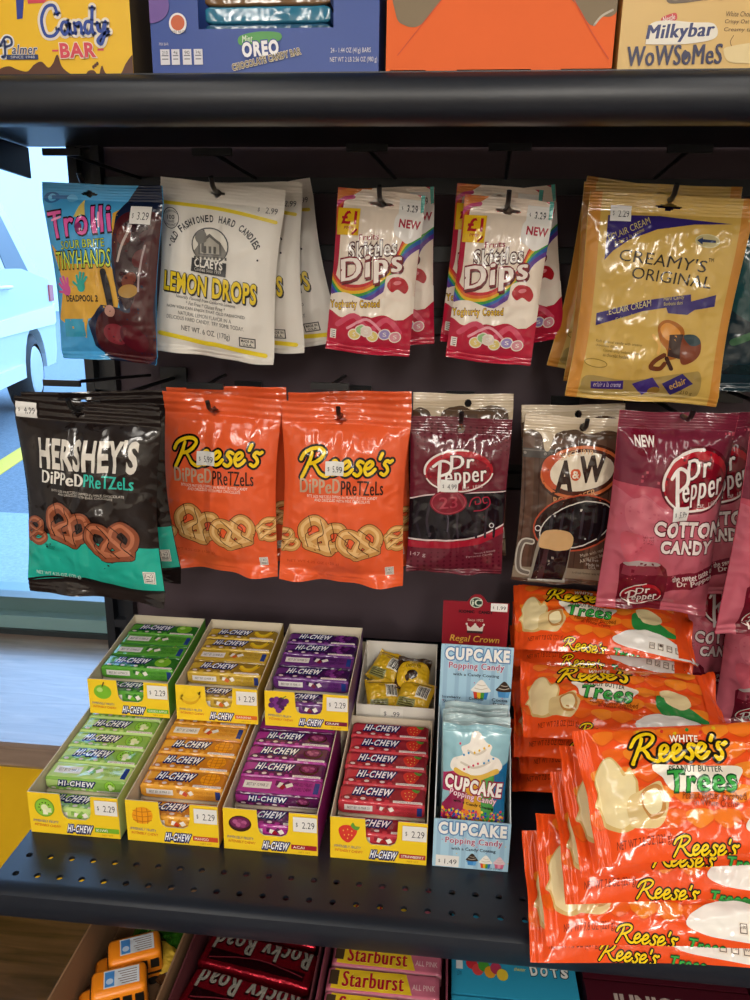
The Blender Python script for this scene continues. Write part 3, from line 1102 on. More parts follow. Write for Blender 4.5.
# ---- liquorice bag, root beer one
a = Art(((395, 108), (740, 112), (708, 660), (388, 655)), 'F')
for k in range(8):
    a.R(386 + k * 46, 180, 388 + k * 46 + 42, 700, ('5a4034', '4c362c', '62483a')[k % 3])
    a.S([(400 + k * 46, 220), (404 + k * 46, 400), (398 + k * 46, 600)], 3, '3a2820')
a.R(380, 218, 760, 248, '4a4644')
a.R(380, 222, 760, 226, '6c6662')
for x in (402, 466, 700):
    a.E(x, 234, 5, 5, '8a827c')
a.R(380, 604, 760, 640, '8a7c6a')
a.B([(370, 90), (560, 85), (760, 90), (755, 180), (735, 215), (722, 205), (712, 165), (660, 150), (600, 165), (560, 150), (500, 168), (478, 222), (462, 218), (452, 176), (420, 158), (385, 165)], 'c3b196')
a.B([(400, 110), (560, 100), (730, 115), (700, 135), (560, 130), (430, 138)], 'd4c4ac')
a.E(583, 286, 140, 92, '3c2218', -10)
a.E(583, 286, 132, 84, 'c8683a', -10)
a.E(583, 286, 122, 74, '4a2418', -10)
a.E(502, 290, 46, 56, 'b84a26', -10)
a.E(586, 284, 104, 62, 'dfd2bc', -10)
a.T('A', 502, 250, 560, 352, '2e1a14', .05, .15, -8)
a.T('W', 576, 230, 662, 318, '2e1a14', .05, .15, -8)
a.E(566, 294, 17, 19, 'c4542c')
a.T('&', 556, 282, 577, 306, 'e8dcc8', .03)
a.T('SINCE 1919', 512, 216, 618, 232, 'd8a878', .02, 0, -12, arc=8)
a.T('ROOT BEER', 500, 360, 640, 382, 'c89060', .02, 0, -14, arc=-8)
a.E(578, 452, 142, 92, 'b04a30', -14)
a.E(578, 452, 137, 87, '2c1c18', -14)
a.E(582, 458, 128, 72, 'd0c8c0', -22)
a.E(582, 458, 124, 68, '141216', -22)
for k in range(6):
    a.S([(500 + k * 34, 430 - k * 6), (496 + k * 34, 470), (506 + k * 30, 500)], 9, ('26222a', '302a32')[k % 2])
a.E(455, 474, 10, 10, 'd0c8c8')
a.E(455, 474, 7, 7, '2a1820')
a.S([(440, 520), (412, 522), (402, 560), (408, 610), (438, 622)], 20, 'b8b0a4')
a.S([(440, 520), (412, 522), (402, 560), (408, 610), (438, 622)], 10, '6a6058')
a.P([(462, 500), (574, 500), (556, 655), (440, 650)], '8c8478')
a.P([(468, 530), (568, 530), (550, 648), (450, 644)], '241418')
a.P([(480, 540), (500, 540), (486, 640), (468, 640)], '40282c')
a.B([(464, 530), (470, 490), (500, 476), (540, 478), (572, 492), (572, 530), (540, 544), (490, 540)], 'c8a070')
a.T('Made with real', 600, 540, 676, 552, 'b8a898', .0, 0, -18)
a.T('A&W root beer', 598, 556, 690, 568, 'b8a898', .0, 0, -18)
a.T('fat free', 626, 566, 662, 576, 'c8c0b8', .01)
a.T('Made in', 622, 582, 664, 591, 'c8c0b8', .01)
a.T('U.S.A.', 632, 593, 656, 602, 'c8c0b8', .01)
calorie(a, 676, 562, 30, 36, '80')
a.T('Artificially flavored candy NET WT 5 oz', 580, 614, 704, 624, '2a2420', .0)
ART['rootbeer'] = a

# ---- cotton candy bag
a = Art(((145, 95), (560, 92), (550, 880), (60, 890)), 'F')
a.R(0, 80, 700, 330, '74263a')
a.B([(100, 360), (190, 380), (230, 360), (300, 400), (420, 420), (560, 380), (620, 460), (600, 900), (40, 900), (80, 600)], 'bf6070')
a.B([(160, 410), (220, 370), (280, 400), (330, 470), (260, 520), (180, 500)], 'c96c7a')
a.B([(150, 520), (260, 530), (300, 620), (180, 640)], 'c85c6c')
a.E(225, 183, 46, 46, '6c1428')
a.T('NEW', 194, 166, 264, 200, 'ece4e0', .03, 0, -3)
pepper_logo(a, 418, 305, 128, 104, -12)
a.T('COTTON', 272, 450, 552, 514, 'f0e6e2', .05, 0, 1, out=((.06, '5e1424'),))
a.T('CANDY', 302, 526, 524, 584, 'f0e6e2', .05, 0, 1, out=((.06, '5e1424'),))
for k, t in enumerate(('NET WT', '3.1 OZ', '(88g)')):
    a.T(t, 230 + k * 2, 520 + k * 12, 276, 528 + k * 12, '5a1826', .01)
a.P([(340, 690), (560, 640), (560, 720), (350, 772)], '7a1c30')
a.T('the sweet taste of', 372, 668, 560, 700, 'f0e4e0', .02, 0, -13)
a.T('Dr Pepper', 400, 700, 560, 732, 'f0e4e0', .02, 0, -13)
a.P([(152, 660), (165, 642), (310, 630), (340, 655), (352, 690), (352, 880), (150, 892)], '6a1426')
a.E(238, 642, 76, 14, 'a89a98', -4)
a.P([(165, 655), (310, 645), (335, 690), (160, 700)], '8a3444')
pepper_logo(a, 252, 800, 88, 58, -14)
ART['cotton'] = a

# ---- peanut butter trees
a = Art(((165, 40), (905, 45), (930, 350), (240, 420)), 'F')
a.Hm = homog(((165, 40), (880, 55), (905, 345), (270, 410)))
for j in range(5):
    for k in range(9):
        if True:
            x, y = 270 + k * 66 + (j % 2) * 33, 70 + j * 56
            a.B([(x - 34, y - 8), (x, y - 16), (x + 34, y - 8), (x + 26, y + 18), (x, y + 30), (x - 26, y + 18)], ('f07a22', 'ee661e', 'f28a28')[(j + k) % 3])
            a.S([(x - 30, y + 14), (x, y + 30), (x + 30, y + 14)], 4, 'e2561c')
for k in range(7):
    a.E(380 + k * 36, 66 + (k % 2) * 10, 5, 6, ('e8c020', '3a9440', 'd83a2a')[k % 3], 20)
a.B([(246, 200), (265, 150), (290, 135), (312, 150), (336, 180), (350, 170), (372, 205), (375, 240), (400, 258), (372, 290), (368, 318), (330, 332), (285, 318), (275, 300), (262, 275), (248, 265), (256, 235)], 'd9b874')
a.B([(250, 200), (268, 152), (290, 140), (310, 155), (332, 190), (350, 180), (366, 205), (366, 240), (380, 258), (358, 285), (350, 310), (325, 322), (290, 308), (280, 292), (266, 270), (254, 262), (262, 235)], 'efdca8')
a.B([(345, 250), (380, 232), (430, 210), (440, 230), (456, 255), (448, 290), (430, 318), (390, 322), (355, 318), (345, 290)], 'dfc48a')
a.B([(380, 240), (425, 218), (446, 256), (440, 290), (400, 300)], 'c08848')
a.B([(385, 246), (420, 228), (438, 258), (430, 284), (402, 290)], 'f0e2b4')
orange_logo(a, 360, 72, 285, 92, .05)
a.T('WHITE', 470, 84, 548, 106, 'fdf2dc', .03, 0, 3, out=((.06, 'c8481a'),))
a.B([(415, 165), (520, 172), (640, 178), (632, 215), (600, 236), (470, 236), (440, 200)], 'f6efdf')
a.T('PEANUT BUTTER', 462, 172, 600, 190, '2a3a22', .02, 0, 2)
a.T('Trees', 458, 186, 626, 238, '3fae4a', .035, .08, 0, out=((.07, '17502a'),))
a.T('Peanut Butter Enrobed', 490, 240, 646, 258, '7a2a10', .01, 0, 2)
a.T('in White Creme', 520, 258, 630, 274, '7a2a10', .01, 0, 2)
a.T('NET WT 7.8 OZ (221 g)', 318, 342, 462, 368, '7a2410', .015, 0, -8)
a.B([(640, 318), (680, 280), (740, 262), (800, 270), (860, 300), (900, 330), (900, 345), (760, 345), (680, 340)], 'efece6')
a.B([(700, 200), (725, 185), (770, 205), (810, 235), (850, 262), (820, 275), (760, 262), (712, 262)], '2f8f45')
a.B([(712, 175), (745, 160), (790, 180), (800, 215), (770, 235), (735, 220)], 'efdca8')
for k in range(5):
    a.R(760 + k * 26, 305, 782 + k * 26, 332, 'e8e0d4')
    a.R(763 + k * 26, 308, 779 + k * 26, 329, '5a4a40')
    a.R(765 + k * 26, 310, 777 + k * 26, 327, 'e8e0d4')
    a.T(('180', '5g', '60', '18g', '90')[k], 766 + k * 26, 312, 776 + k * 26, 320, '3a2a22', .01)
a.R(842, 60, 882, 340, 'f0541e', -3)
orange_logo(a, 470, 338, 170, 44, .05)
a.T('Trees', 652, 352, 735, 376, '3fae4a', .035, .08, 0, out=((.07, '17502a'),))
ART['trees'] = a
# ------------------------------------------------------------------ the room
Z = 0.16


def struct(name, mb, label=None):
    return tag(mb.build(name), label, None, None, 'structure')


def simple(name, boxes, key):
    mb = MB()
    for lo, hi in boxes:
        mb.box(lo, hi, key)
    return struct(name, mb)


simple('floor', [((-2.7, -6.6, -.05), (2.6, 2.0, 0))], 'wood_floor')
simple('ceiling', [((-2.7, -6.6, 2.8), (2.6, 2.0, 2.9))], 'd8d4cc:P')
simple('wall_left', [((-2.8, -6.6, 0), (-2.7, 2.0, 2.8))], 'b8b2a8:P')
simple('wall_right', [((2.6, -6.6, 0), (2.7, 2.0, 2.8))], 'b8b2a8:P')
simple('wall_front', [((-2.7, -6.7, 0), (2.6, -6.6, 2.8))], 'b8b2a8:P')
simple('wall_back', [((-.3, 1.86, 0), (2.6, 1.98, 2.8)), ((-2.7, 1.86, 2.45), (-.3, 1.98, 2.8)), ((-2.7, 1.86, 0), (-.3, 1.98, .34))], 'b8a890:P')
simple('wall_ledge', [((-2.7, 1.37, 0), (-.3, 1.86, .35))], 'e3b416:P')
mb = MB()
mb.extrude_x([(1.33, .36), (1.335, .352), (1.86, .352), (1.86, .41), (1.34, .41), (1.332, .405)], -2.7, -.3, 'wood_ledge')
struct('trim_1', mb)
wf = MB()
A_ = '7fa3a6:G'
wf.box((-2.7, 1.83, .41), (-.3, 1.86, .425), '2c3438:G')
wf.box((-2.7, 1.84, .425), (-.3, 1.98, .462), A_)
wf.box((-2.7, 1.875, .462), (-.3, 1.98, .502), '5c7a7c:G')
wf.box((-2.7, 1.86, 2.38), (-.3, 1.98, 2.45), A_)
for x in (-2.7, -1.75, -.36):
    wf.box((x, 1.86, .5), (x + .06, 1.96, 2.38), A_)
win = struct('window_1', wf)
g = MB()
g.box((-2.64, 1.915, .5), (-1.75, 1.921, 2.38), 'glass')
g.box((-1.69, 1.915, .5), (-.36, 1.921, 2.38), 'glass')
tag(g.build('glass_pane', win), kind='structure')

# ------------------------------------------------------------------ outside the window
simple('pavement_ground', [((-9, 1.98, -.1), (6, 3.0, .385))], 'concrete')
simple('asphalt_ground', [((-30, 3.0, -.1), (20, 40, .345))], 'asphalt')
simple('exterior_wall', [((-30, 26, .3), (20, 26.4, 6))], 'c9d3da:P')
p0, p1 = at(-2, 469, z=.345), at(27, 450, z=.345)
d = (p1 - p0).normalized()
nrm = Vector((-d.y, d.x, 0))
for k, off in enumerate((0, 2.6, -2.6)):
    mb = MB()
    a0, a1 = p0 - d * .6 + nrm * off, p0 + d * 4.5 + nrm * off
    q = [a0 - nrm * .06, a1 - nrm * .06, a1 + nrm * .06, a0 + nrm * .06]
    mb.hexa([(v.x, v.y, .3451) for v in q] + [(v.x, v.y, .349) for v in q], 'd9b83a:P')
    o = tag(mb.build('parking_line'), kind='structure')


def make_car():
    A0, B0 = at(0, 392, z=.62), at(40, 373, z=.62)
    e = (A0 - B0).normalized()
    e.z = 0
    e.normalize()
    sidev = Vector((e.y, -e.x, 0))
    if sidev.dot(Vector((1, 0, 0))) < 0:
        sidev = -sidev
    o0 = B0 - e * .75
    M = Matrix((e, -sidev, Vector((0, 0, 1)))).transposed().to_4x4()
    M.translation = Vector((o0.x, o0.y, .345))
    r = empty('car', label='white car parked outside behind the shop window', cat='car', M=M)
    # side outline: x from the far end to the near end, z above the ground
    low = [(0.02, .42), (0, .62), (.06, .95), (.12, 1.02), (1.0, 1.10), (3.55, 1.04), (4.35, .86), (4.42, .62), (4.4, .34), (3.95, .28)]
    arch = lambda cx: [(cx + .36 * cos(t), .30 + .36 * sin(t)) for t in [pi * k / 10 for k in range(11)]]
    prof = low + arch(3.5) + arch(.82) + [(.1, .3)]
    mb = MB()
    W = 1.75

    def slab(prof, y0, y1, key, tuck=0.0):
        n = len(prof)
        for y, s_ in ((y0, -1), (y1, 1)):
            for t in tessellate_polygon([[Vector((p[0], p[1], 0)) for p in prof]]):
                mb.face([(prof[k][0], y, prof[k][1]) for k in t], key, Vector((0, s_, 0)))
        cx, cz = sum(p[0] for p in prof) / n, sum(p[1] for p in prof) / n
        for i in range(n):
            a, b = prof[i], prof[(i + 1) % n]
            mb.face([(a[0], y0, a[1]), (b[0], y0, b[1]), (b[0], y1, b[1]), (a[0], y1, a[1])], key)
    slab(prof, 0, W, 'b9c1c7:G')
    slab([(.06, .80), (.0, .82), (.0, .66), (.06, .64), (3.9, .62), (3.9, .66)], -.012, .0, 'dfe6ea:G')
    mb.box((1.3, -.03, .30), (3.05, .1, .40), 'c9d4dc:G')
    mb.build('body', r)
    roof = MB()
    b = [(.25, 0.02), (.55, 0.14), (2.7, 0.14), (3.45, 0.02)]
    lo_ = [Vector((.2, .03, 1.03)), Vector((3.5, .03, 1.03)), Vector((3.5, W - .03, 1.03)), Vector((.2, W - .03, 1.03))]
    hi_ = [Vector((.75, .22, 1.72)), Vector((2.55, .22, 1.72)), Vector((2.55, W - .22, 1.72)), Vector((.75, W - .22, 1.72))]
    roof.hexa(lo_ + hi_, 'b9c1c7:G')
    roof.build('cabin', r)

    def on_side(x, z, off):
        t = (z - 1.03) / .69
        return Vector((x, .03 + .19 * t - off, z))
    for x0, x1, x2, x3 in ((.62, .92, 1.32, 1.28), (1.42, 1.42, 2.3, 2.3), (2.42, 2.42, 2.62, 3.1)):
        gm = MB()
        q = [on_side(x0, 1.08, .006), on_side(x3, 1.08, .006), on_side(x2, 1.64, .006), on_side(x1, 1.64, .006)]
        gm.hexa([v + Vector((0, .02, 0)) for v in q] + q, '26363e:G')
        tag(gm.build('side_window', r), 'dark side window')
    for x in (1.55, 2.55):
        hm = MB()
        hm.tube([(x - .1, 0, .96), (x - .08, -.035, .965), (x + .08, -.035, .965), (x + .1, 0, .96)], .014, 'dfe6ea:G', 8)
        hm.build('door_handle', r)
    for x in (.82, 3.5):
        for y in (.1, W - .1):
            wm = MB()
            M2 = Matrix.Translation((x, y - .1, .3)) @ Matrix.Rotation(pi / 2, 4, 'X') @ Matrix.Translation((0, 0, -.2))
            wm.lathe([(0, 0), (.22, 0), (.3, .03), (.3, .17), (.22, .2)], 24, '1a1c1e:P', M2)
            wm.lathe([(.2, .19), (.18, .205), (.05, .21), (0, .212)], 24, 'aeb6bc:G', M2)
            wm.build('wheel', r)
    tl_ = MB()
    tl_.box((.0, -.012, .84), (.16, .1, .98), 'a83a3a:G')
    tl_.build('tail_lamp', r)


make_car()

# ------------------------------------------------------------------ the shelving unit
unit = empty('shelving_unit', (0, 1.0, 0), 'dark metal shop shelving unit with perforated shelves and plum back boards', 'shelving')
XL, XR = -.455, 1.05


def child(name, mb, parent, label=None):
    """part built in place: keep its world position under the parent"""
    o = mb.build(name, parent)
    o.matrix_parent_inverse = parent.matrix_world.inverted()
    return tag(o, label)


bpy.context.view_layer.update()
PLUM, BLK, DECK = '52444b:P', '151a22:K', '181e28:K'
for z0, z1 in ((.10, .52), (.54, .845), (.87, 1.10), (1.135, 1.30), (1.335, 1.395), (1.41, 1.475), (1.488, 1.74), (1.76, 2.05)):
    mb = MB()
    mb.box((XL, 1.0, z0), (XR, 1.018, z1), PLUM)
    child('back_panel', mb, unit)
mb = MB()
mb.box((XL, 1.012, .1), (XR, 1.03, 2.05), BLK)
child('backing_sheet', mb, unit)
for zc in (.858, 1.117, 1.317, 1.4025, 1.4815):
    mb = MB()
    mb.box((XL, .994, zc - .012 if zc != 1.317 else zc - .014), (XR, 1.016, zc + .006), BLK)
    child('slot_rail', mb, unit)
for x in (-.487, .42, 1.03):
    mb = MB()
    mb.box((x, .985, 0), (x + .012, 1.03, 2.1), BLK)
    mb.box((x + .03, .985, 0), (x + .042, 1.03, 2.1), BLK)
    mb.box((x, 1.0, 0), (x + .042, 1.03, 2.1), BLK)
    k = 0.02
    while k < 2.08:
        mb.box((x + .012, .986, k), (x + .03, 1.0, k + .012), '20242c:K')
        k += .05
    child('upright', mb, unit)


def lip_profile(y, z1, z0, bulge, ret):
    pts = [(y + .02, z1), (y + .006, z1)]
    n = 8
    for k in range(n + 1):
        t = -pi / 2 + pi * k / n
        pts.append((y - bulge * cos(t) * 1.0, (z0 + z1) / 2 - (z1 - z0) / 2 * sin(t)))
    pts = pts[:2] + pts[2:][::1]
    pts += [(y + ret, z0), (y + ret, z0 + .003), (y + .004, z0 + .003), (y + .004, z1 - .003), (y + .02, z1 - .003)]
    return pts


# upper shelf
sh = MB()
ztop = 1.525
sh.box((-.545, .672, ztop - .003), (XR, .995, ztop), DECK)
shelf1 = child('shelf', sh, unit)
lp = MB()
prof = [(.69, ztop + .0005), (.676, ztop + .0005), (.666, ztop - .003), (.6605, ztop - .010), (.659, ztop - .020), (.6605, ztop - .029), (.666, ztop - .036), (.674, ztop - .038), (.684, ztop - .038), (.684, ztop - .035), (.674, ztop - .035), (.668, ztop - .030), (.668, ztop - .006), (.69, ztop - .0028)]
lp.extrude_x(prof, -.545, XR, DECK, smooth=True)
o = child('front_lip', lp, shelf1)
for x in (-.545, .43):
    b_ = MB()
    b_.hexa([(x, .70, ztop - .03), (x + .004, .70, ztop - .03), (x + .004, .995, ztop - .04), (x, .995, ztop - .04), (x, .70, ztop - .004), (x + .004, .70, ztop - .004), (x + .004, .995, ztop - .004), (x, .995, ztop - .004)], BLK)
    child('bracket', b_, shelf1)

# middle shelf with its two rows of holes
zd = Z + .668
x0s, x1s, pitch = -.40, XR, .0213
sh = MB()
hy = (.5525, .5765)
hr = .0031
c_ = pitch / 2
ylo, yhi = hy[0] - .011, hy[1] + .011
sh.box((x0s, .536, zd - .003), (x1s, ylo, zd), DECK)
sh.box((x0s, yhi, zd - .003), (x1s, .995, zd), DECK)
sh.box((x0s, hy[0] + .011, zd - .003), (x1s, hy[1] - .011, zd), DECK)
nh = int((x1s - x0s - .014) / pitch)
for yy in hy:
    sh.box((x0s, yy - .011, zd - .003), (x0s + .007, yy + .011, zd), DECK)
    sh.box((x0s + .007 + nh * pitch, yy - .011, zd - .003), (x1s, yy + .011, zd), DECK)
    for k in range(nh):
        cx = x0s + .007 + (k + .5) * pitch
        nseg = 16
        for q in range(nseg):
            t0_, t1_ = 2 * pi * q / nseg - pi / 4, 2 * pi * (q + 1) / nseg - pi / 4

            def sq(t):
                m_ = max(abs(cos(t)), abs(sin(t)))
                return Vector((cx + c_ * cos(t) / m_, yy + .011 * sin(t) / m_, zd))

            def ci(t, z=zd):
                return Vector((cx + hr * cos(t), yy + hr * sin(t), z))
            sh.face([sq(t0_), sq(t1_), ci(t1_), ci(t0_)], DECK, Vector((0, 0, 1)))
            sh.face([ci(t0_), ci(t1_), ci(t1_, zd - .003), ci(t0_, zd - .003)], DECK, Vector((-cos(t0_), -sin(t0_), 0)))
shelf2 = child('shelf', sh, unit)
lp = MB()
prof = [(.545, zd + .0003), (.5335, zd + .0003), (.5295, zd - .003), (.5285, zd - .010), (.5285, zd - .024), (.531, zd - .028), (.548, zd - .028), (.548, zd - .025), (.533, zd - .025), (.533, zd - .004), (.545, zd - .0028)]
lp.extrude_x(prof, x0s, x1s, DECK, smooth=True)
child('front_lip', lp, shelf2)
for x in (-.40, .43):
    b_ = MB()
    b_.hexa([(x, .55, zd - .025), (x + .004, .55, zd - .025), (x + .004, .995, zd - .09), (x, .995, zd - .09), (x, .55, zd - .004), (x + .004, .55, zd - .004), (x + .004, .995, zd - .004), (x, .995, zd - .004)], BLK)
    child('bracket', b_, shelf2)

# lower shelf
zl = Z + .545
sh = MB()
sh.box((-.335, .40, zl - .003), (XR, .995, zl), DECK)
shelf3 = child('shelf', sh, unit)
lp = MB()
lp.extrude_x([(.41, zl), (.396, zl), (.392, zl - .004), (.392, zl - .03), (.41, zl - .03)], -.335, XR, DECK, smooth=True)
child('front_lip', lp, shelf3)
b_ = MB()
b_.hexa([(-.335, .5, zl - .03), (-.331, .5, zl - .03), (-.331, .995, zl - .1), (-.335, .995, zl - .1), (-.335, .5, zl - .004), (-.331, .5, zl - .004), (-.331, .995, zl - .004), (-.335, .995, zl - .004)], BLK)
child('bracket', b_, shelf3)

# ------------------------------------------------------------------ hooks


def hook(hx, hz, y_front, label, plate=None, name='peg_hook', px_=None):
    """a display hook: arm through the bags with an upturned tip, back plate on the panel, an upper arm carrying a ticket plate"""
    r = empty(name, (hx, .9925, hz), label, 'hook', 'display hooks on the back boards')
    m_ = MB()
    L = .9925 - y_front
    m_.tube([(0, 0, 0), (0, -L * .5, 0), (0, -L, 0), (0, -L - .008, .004), (0, -L - .013, .012)], .0026, '14161a:G', 8)
    m_.build('arm', r)
    p = MB()
    p.box((-.018, -.003, -.014), (.018, 0, .014), '14161a:G')
    p.build('back_plate', r)
    if plate:
        u = MB()
        a, b = Vector(plate[0]) - Vector((hx, .9925, hz)), Vector(plate[1]) - Vector((hx, .9925, hz))
        u.tube([b, a], .0022, '14161a:G', 8)
        u.build('upper_arm', r)
        t = MB()
        t.box((a.x - .021, a.y - .002, a.z - .0035), (a.x + .021, a.y + .002, a.z + .0035), '14161a:G')
        t.build('ticket_plate', r)
    return r


# ------------------------------------------------------------------ the hanging bags
BAG = {}


def hang(kind, px, py, y, tilt, label, group=None, name=None, cat='candy bag', lean=0.0, turn=0.0, sticker=True):
    """hangs a bag by its hole from the point seen at (px, py) at depth y; tilt in its plane, lean: bottom forward, turn about the vertical"""
    b = BAG[kind]
    P = at(px, py, y=y)
    hx, hz = (b.hole[0] - .5) * b.W, -b.hole[1] * b.H
    M = Matrix.Translation(P) @ Matrix.Rotation(radians(turn), 4, 'Z') @ Matrix.Rotation(radians(lean), 4, 'X') @ Matrix.Rotation(radians(tilt), 4, 'Y') @ Matrix.Translation((-hx, 0, -hz))
    return b.spawn(name or 'candy_bag', label, cat, M, group, sticker), P


BAG['trolli'] = Bag(.134, .181, .022, ART['trolli'], '4aa4de', fin='F', seed=1, t0=.09, t1=.95, taper=.16, hole=(.40, .055, .07, .02), sticker=[(.84, .165, .022, .017, '3.29')])  # base blue brightened in place of window light shining through the film
BAG['lemon'] = Bag(.134, .182, .02, ART['lemon'], 'e2ddd4', fin='S', seed=2, t0=.11, t1=.95, hole=(.455, .055, .06, .026), crinkle=.8, ripple=.007, sticker=None)
BAG['dips'] = Bag(.0925, .166, .02, ART['dips'], 'b51f3c', fin='F', seed=3, t0=.1, t1=.95, hole=(.5, .075, .14, .028), crinkle=.7, sticker=[(.83, .085, .022, .017, '3.29')])
BAG['creamy'] = Bag(.158, .205, .022, ART['creamy'], 'cdaa58', fin='F', seed=4, t0=.09, t1=.95, hole=(.49, .055, .08, .02), sticker=[(.2, .1, .02, .015, '2.29')], crinkle=1.2)
BAG['darkpretzel'] = Bag(.155, .212, .03, ART['darkpretzel'], '1e1716', fin='F', seed=5, t0=.105, t1=.925, hole=(.44, .058, .045, .022), sticker=[(.09, .06, .023, .016, '4.99')], crinkle=1.5, pinch=.07, crimps=13)
BAG['pbpretzel'] = Bag(.146, .214, .03, ART['pbpretzel'], 'ea6034', fin='F', seed=6, t0=.115, t1=.93, hole=(.46, .09, .05, .024), sticker=[(.43, .335, .022, .016, '5.99')], crinkle=1.3, pinch=.06, crimps=13, ripple=.008)
BAG['licorice'] = Bag(.114, .186, .014, ART['licorice'], '66202f', fin='F', seed=7, t0=.1, t1=.965, hole=(.5, .07, .035, .026), sticker=[(.41, .415, .02, .014, '4.99')], crinkle=.8, round_hole=True)
BAG['rootbeer'] = Bag(.115, .196, .014, ART['rootbeer'], '54402f', fin='F', seed=8, t0=.1, t1=.97, hole=(.55, .055, .035, .024), sticker=None, crinkle=.8, back='c9ad84', round_hole=True)
BAG['cotton'] = Bag(.117, .222, .05, ART['cotton'], 'b84a5c', fin='F', seed=9, t0=.08, t1=.95, hole=None, sticker=[(.57, .45, .017, .015, '5.99')], crinkle=1.8, pinch=.02, skew=.75, fill=.6)
BAG['cotton'].hole = (.5, .05, 0, 0)

# upper row
gd, gl, gs, gc = 'blue gummy bags', 'white lemon drop bags', 'red fruit dips bags', 'gold eclair cream bags'
hang('trolli', 90, 194, .815, 2, 'blue bag of gummy hands hanging beside the window', lean=0, turn=-4)
hang('lemon', 217, 193, .84, 5.5, 'front white lemon drops bag with yellow stripes and arched lettering', turn=2)
hang('lemon', 237, 192, .875, 0, 'second white lemon drops bag, mostly hidden behind the front one')
hang('lemon', 250, 200, .91, -11, 'rearmost white lemon drops bag, swung out sideways')
hang('dips', 381, 204, .84, 4.5, 'front red fruit dips bag beside the lemon drops', turn=2)
hang('dips', 392, 200, .875, -2, 'red fruit dips bag peeking out behind the one beside the lemon drops')
hang('dips', 508, 211, .84, 4.5, 'front red fruit dips bag next to the gold bags', turn=-2)
hang('dips', 499, 199, .872, 4, 'red fruit dips bag just behind the front one next to the gold bags')
hang('dips', 514, 202, .905, -8, 'rearmost red fruit dips bag in the shade next to the gold bags', sticker=False)
hang('creamy', 669, 207, .83, 2.5, 'front gold eclair cream bag with purple ribbon print', turn=-2)
hang('creamy', 660, 196, .865, 1.5, 'second gold eclair cream bag right behind the front one', sticker=False)
hang('creamy', 657, 198, .905, 8, 'rear gold eclair cream bag swung out towards the fruit dips', sticker=False)
# lower row
hang('darkpretzel', 78, 413, .725, 2, 'black and teal bag of chocolate dipped pretzels', turn=-3)
hang('darkpretzel', 84, 403, .765, -2.5, 'second black and teal pretzel bag hidden behind the front one', sticker=False)
hang('pbpretzel', 214, 411, .84, 2.5, 'orange bag of dipped pretzels next to the black pretzel bag', turn=-2)
hang('pbpretzel', 222, 403, .88, -1.5, 'orange pretzel bag behind the one next to the black bag', sticker=False)
hang('pbpretzel', 341, 420, .835, 1.5, 'orange bag of dipped pretzels next to the maroon liquorice bag', turn=2)
hang('pbpretzel', 345, 408, .88, -2, 'orange pretzel bag behind the one next to the maroon bag', sticker=False)
hang('licorice', 461, 429, .85, .3, 'maroon liquorice bag with a price sticker over its oval logo', turn=1)
hang('rootbeer', 468, 403, .885, -1, 'brown wood-print bag hidden behind the maroon liquorice bag', sticker=False)
hang('rootbeer', 583, 427, .845, 1, 'brown wood-print root beer candy bag with a mug on it', turn=-1)
hang('rootbeer', 578, 414, .88, -3, 'brown wood-print bag behind the root beer bag, swung out', sticker=False)
hang('cotton', 677, 423, .80, .6, 'puffy pink cotton candy bag with a can printed on it', lean=2)
hang('cotton', 700, 425, .90, -6, 'pink cotton candy bag in the shade behind the puffy one', sticker=False)
hang('cotton', 806, 434, .76, 0, 'pink cotton candy bag cut off at the edge beside the can bag', lean=2, turn=14, sticker=False)

a = Art((100, 140), 'F')
a.B([(0, 30), (60, 10), (100, 40), (100, 80), (40, 90), (0, 70)], '1f4a4e')
a.S([(10, 100), (40, 90), (80, 110)], 6, '3f6a4a')
a.R(0, 118, 100, 126, '16282c')
BAG['teal'] = Bag(.14, .185, .02, a, '1b2f38', fin='F', seed=61, t0=.1, t1=.95, hole=(.5, .055, .05, .02), crinkle=1.3)
hang('teal', 806, 222, .86, 1, 'dark teal candy bag cut off behind the gold eclair cream bags')

hooks = (
    (806, 222, .85, 'hook through the dark teal bag', None, None),
    (90, 188, .83, 'hook through the blue gummy bag', (62, 152), (140, 178)),
    (218, 192, .83, 'hook through the white lemon drops bags', (212, 152), (255, 178)),
    (381, 201, .83, 'hook through the red bags beside the lemon drops', (367, 148), (395, 178)),
    (507, 206, .83, 'hook through the red bags beside the gold bags', (510, 147), (506, 178)),
    (669, 200, .82, 'hook through the gold eclair cream bags', (690, 149), (655, 178)),
    (80, 408, .715, 'long hook through the black pretzel bags', (62, 383), (150, 375)),
    (214, 409, .83, 'hook through the orange pretzel bags by the black ones', (205, 386), (225, 375)),
    (341, 415, .825, 'hook through the orange pretzel bags by the maroon one', (330, 386), (345, 376)),
    (461, 420, .84, 'hook through the maroon liquorice bag', None, None),
    (583, 427, .835, 'hook through the root beer candy bags', None, None),
)
for px, py, y, lab, pa, pb in hooks:
    P = at(px, py, y=y + .01)
    hook(P.x, P.z, y, lab, (at(*pa, y=max(y + .0, .8)), at(*pb, y=.992)) if pa else None)
for px in (682, 794):
    P = at(px, 420, y=.8)
    hook(P.x, P.z + .004, P.y - .02, 'hook behind the pink cotton candy bags' if px == 682 else 'hook of the pink bag at the edge')
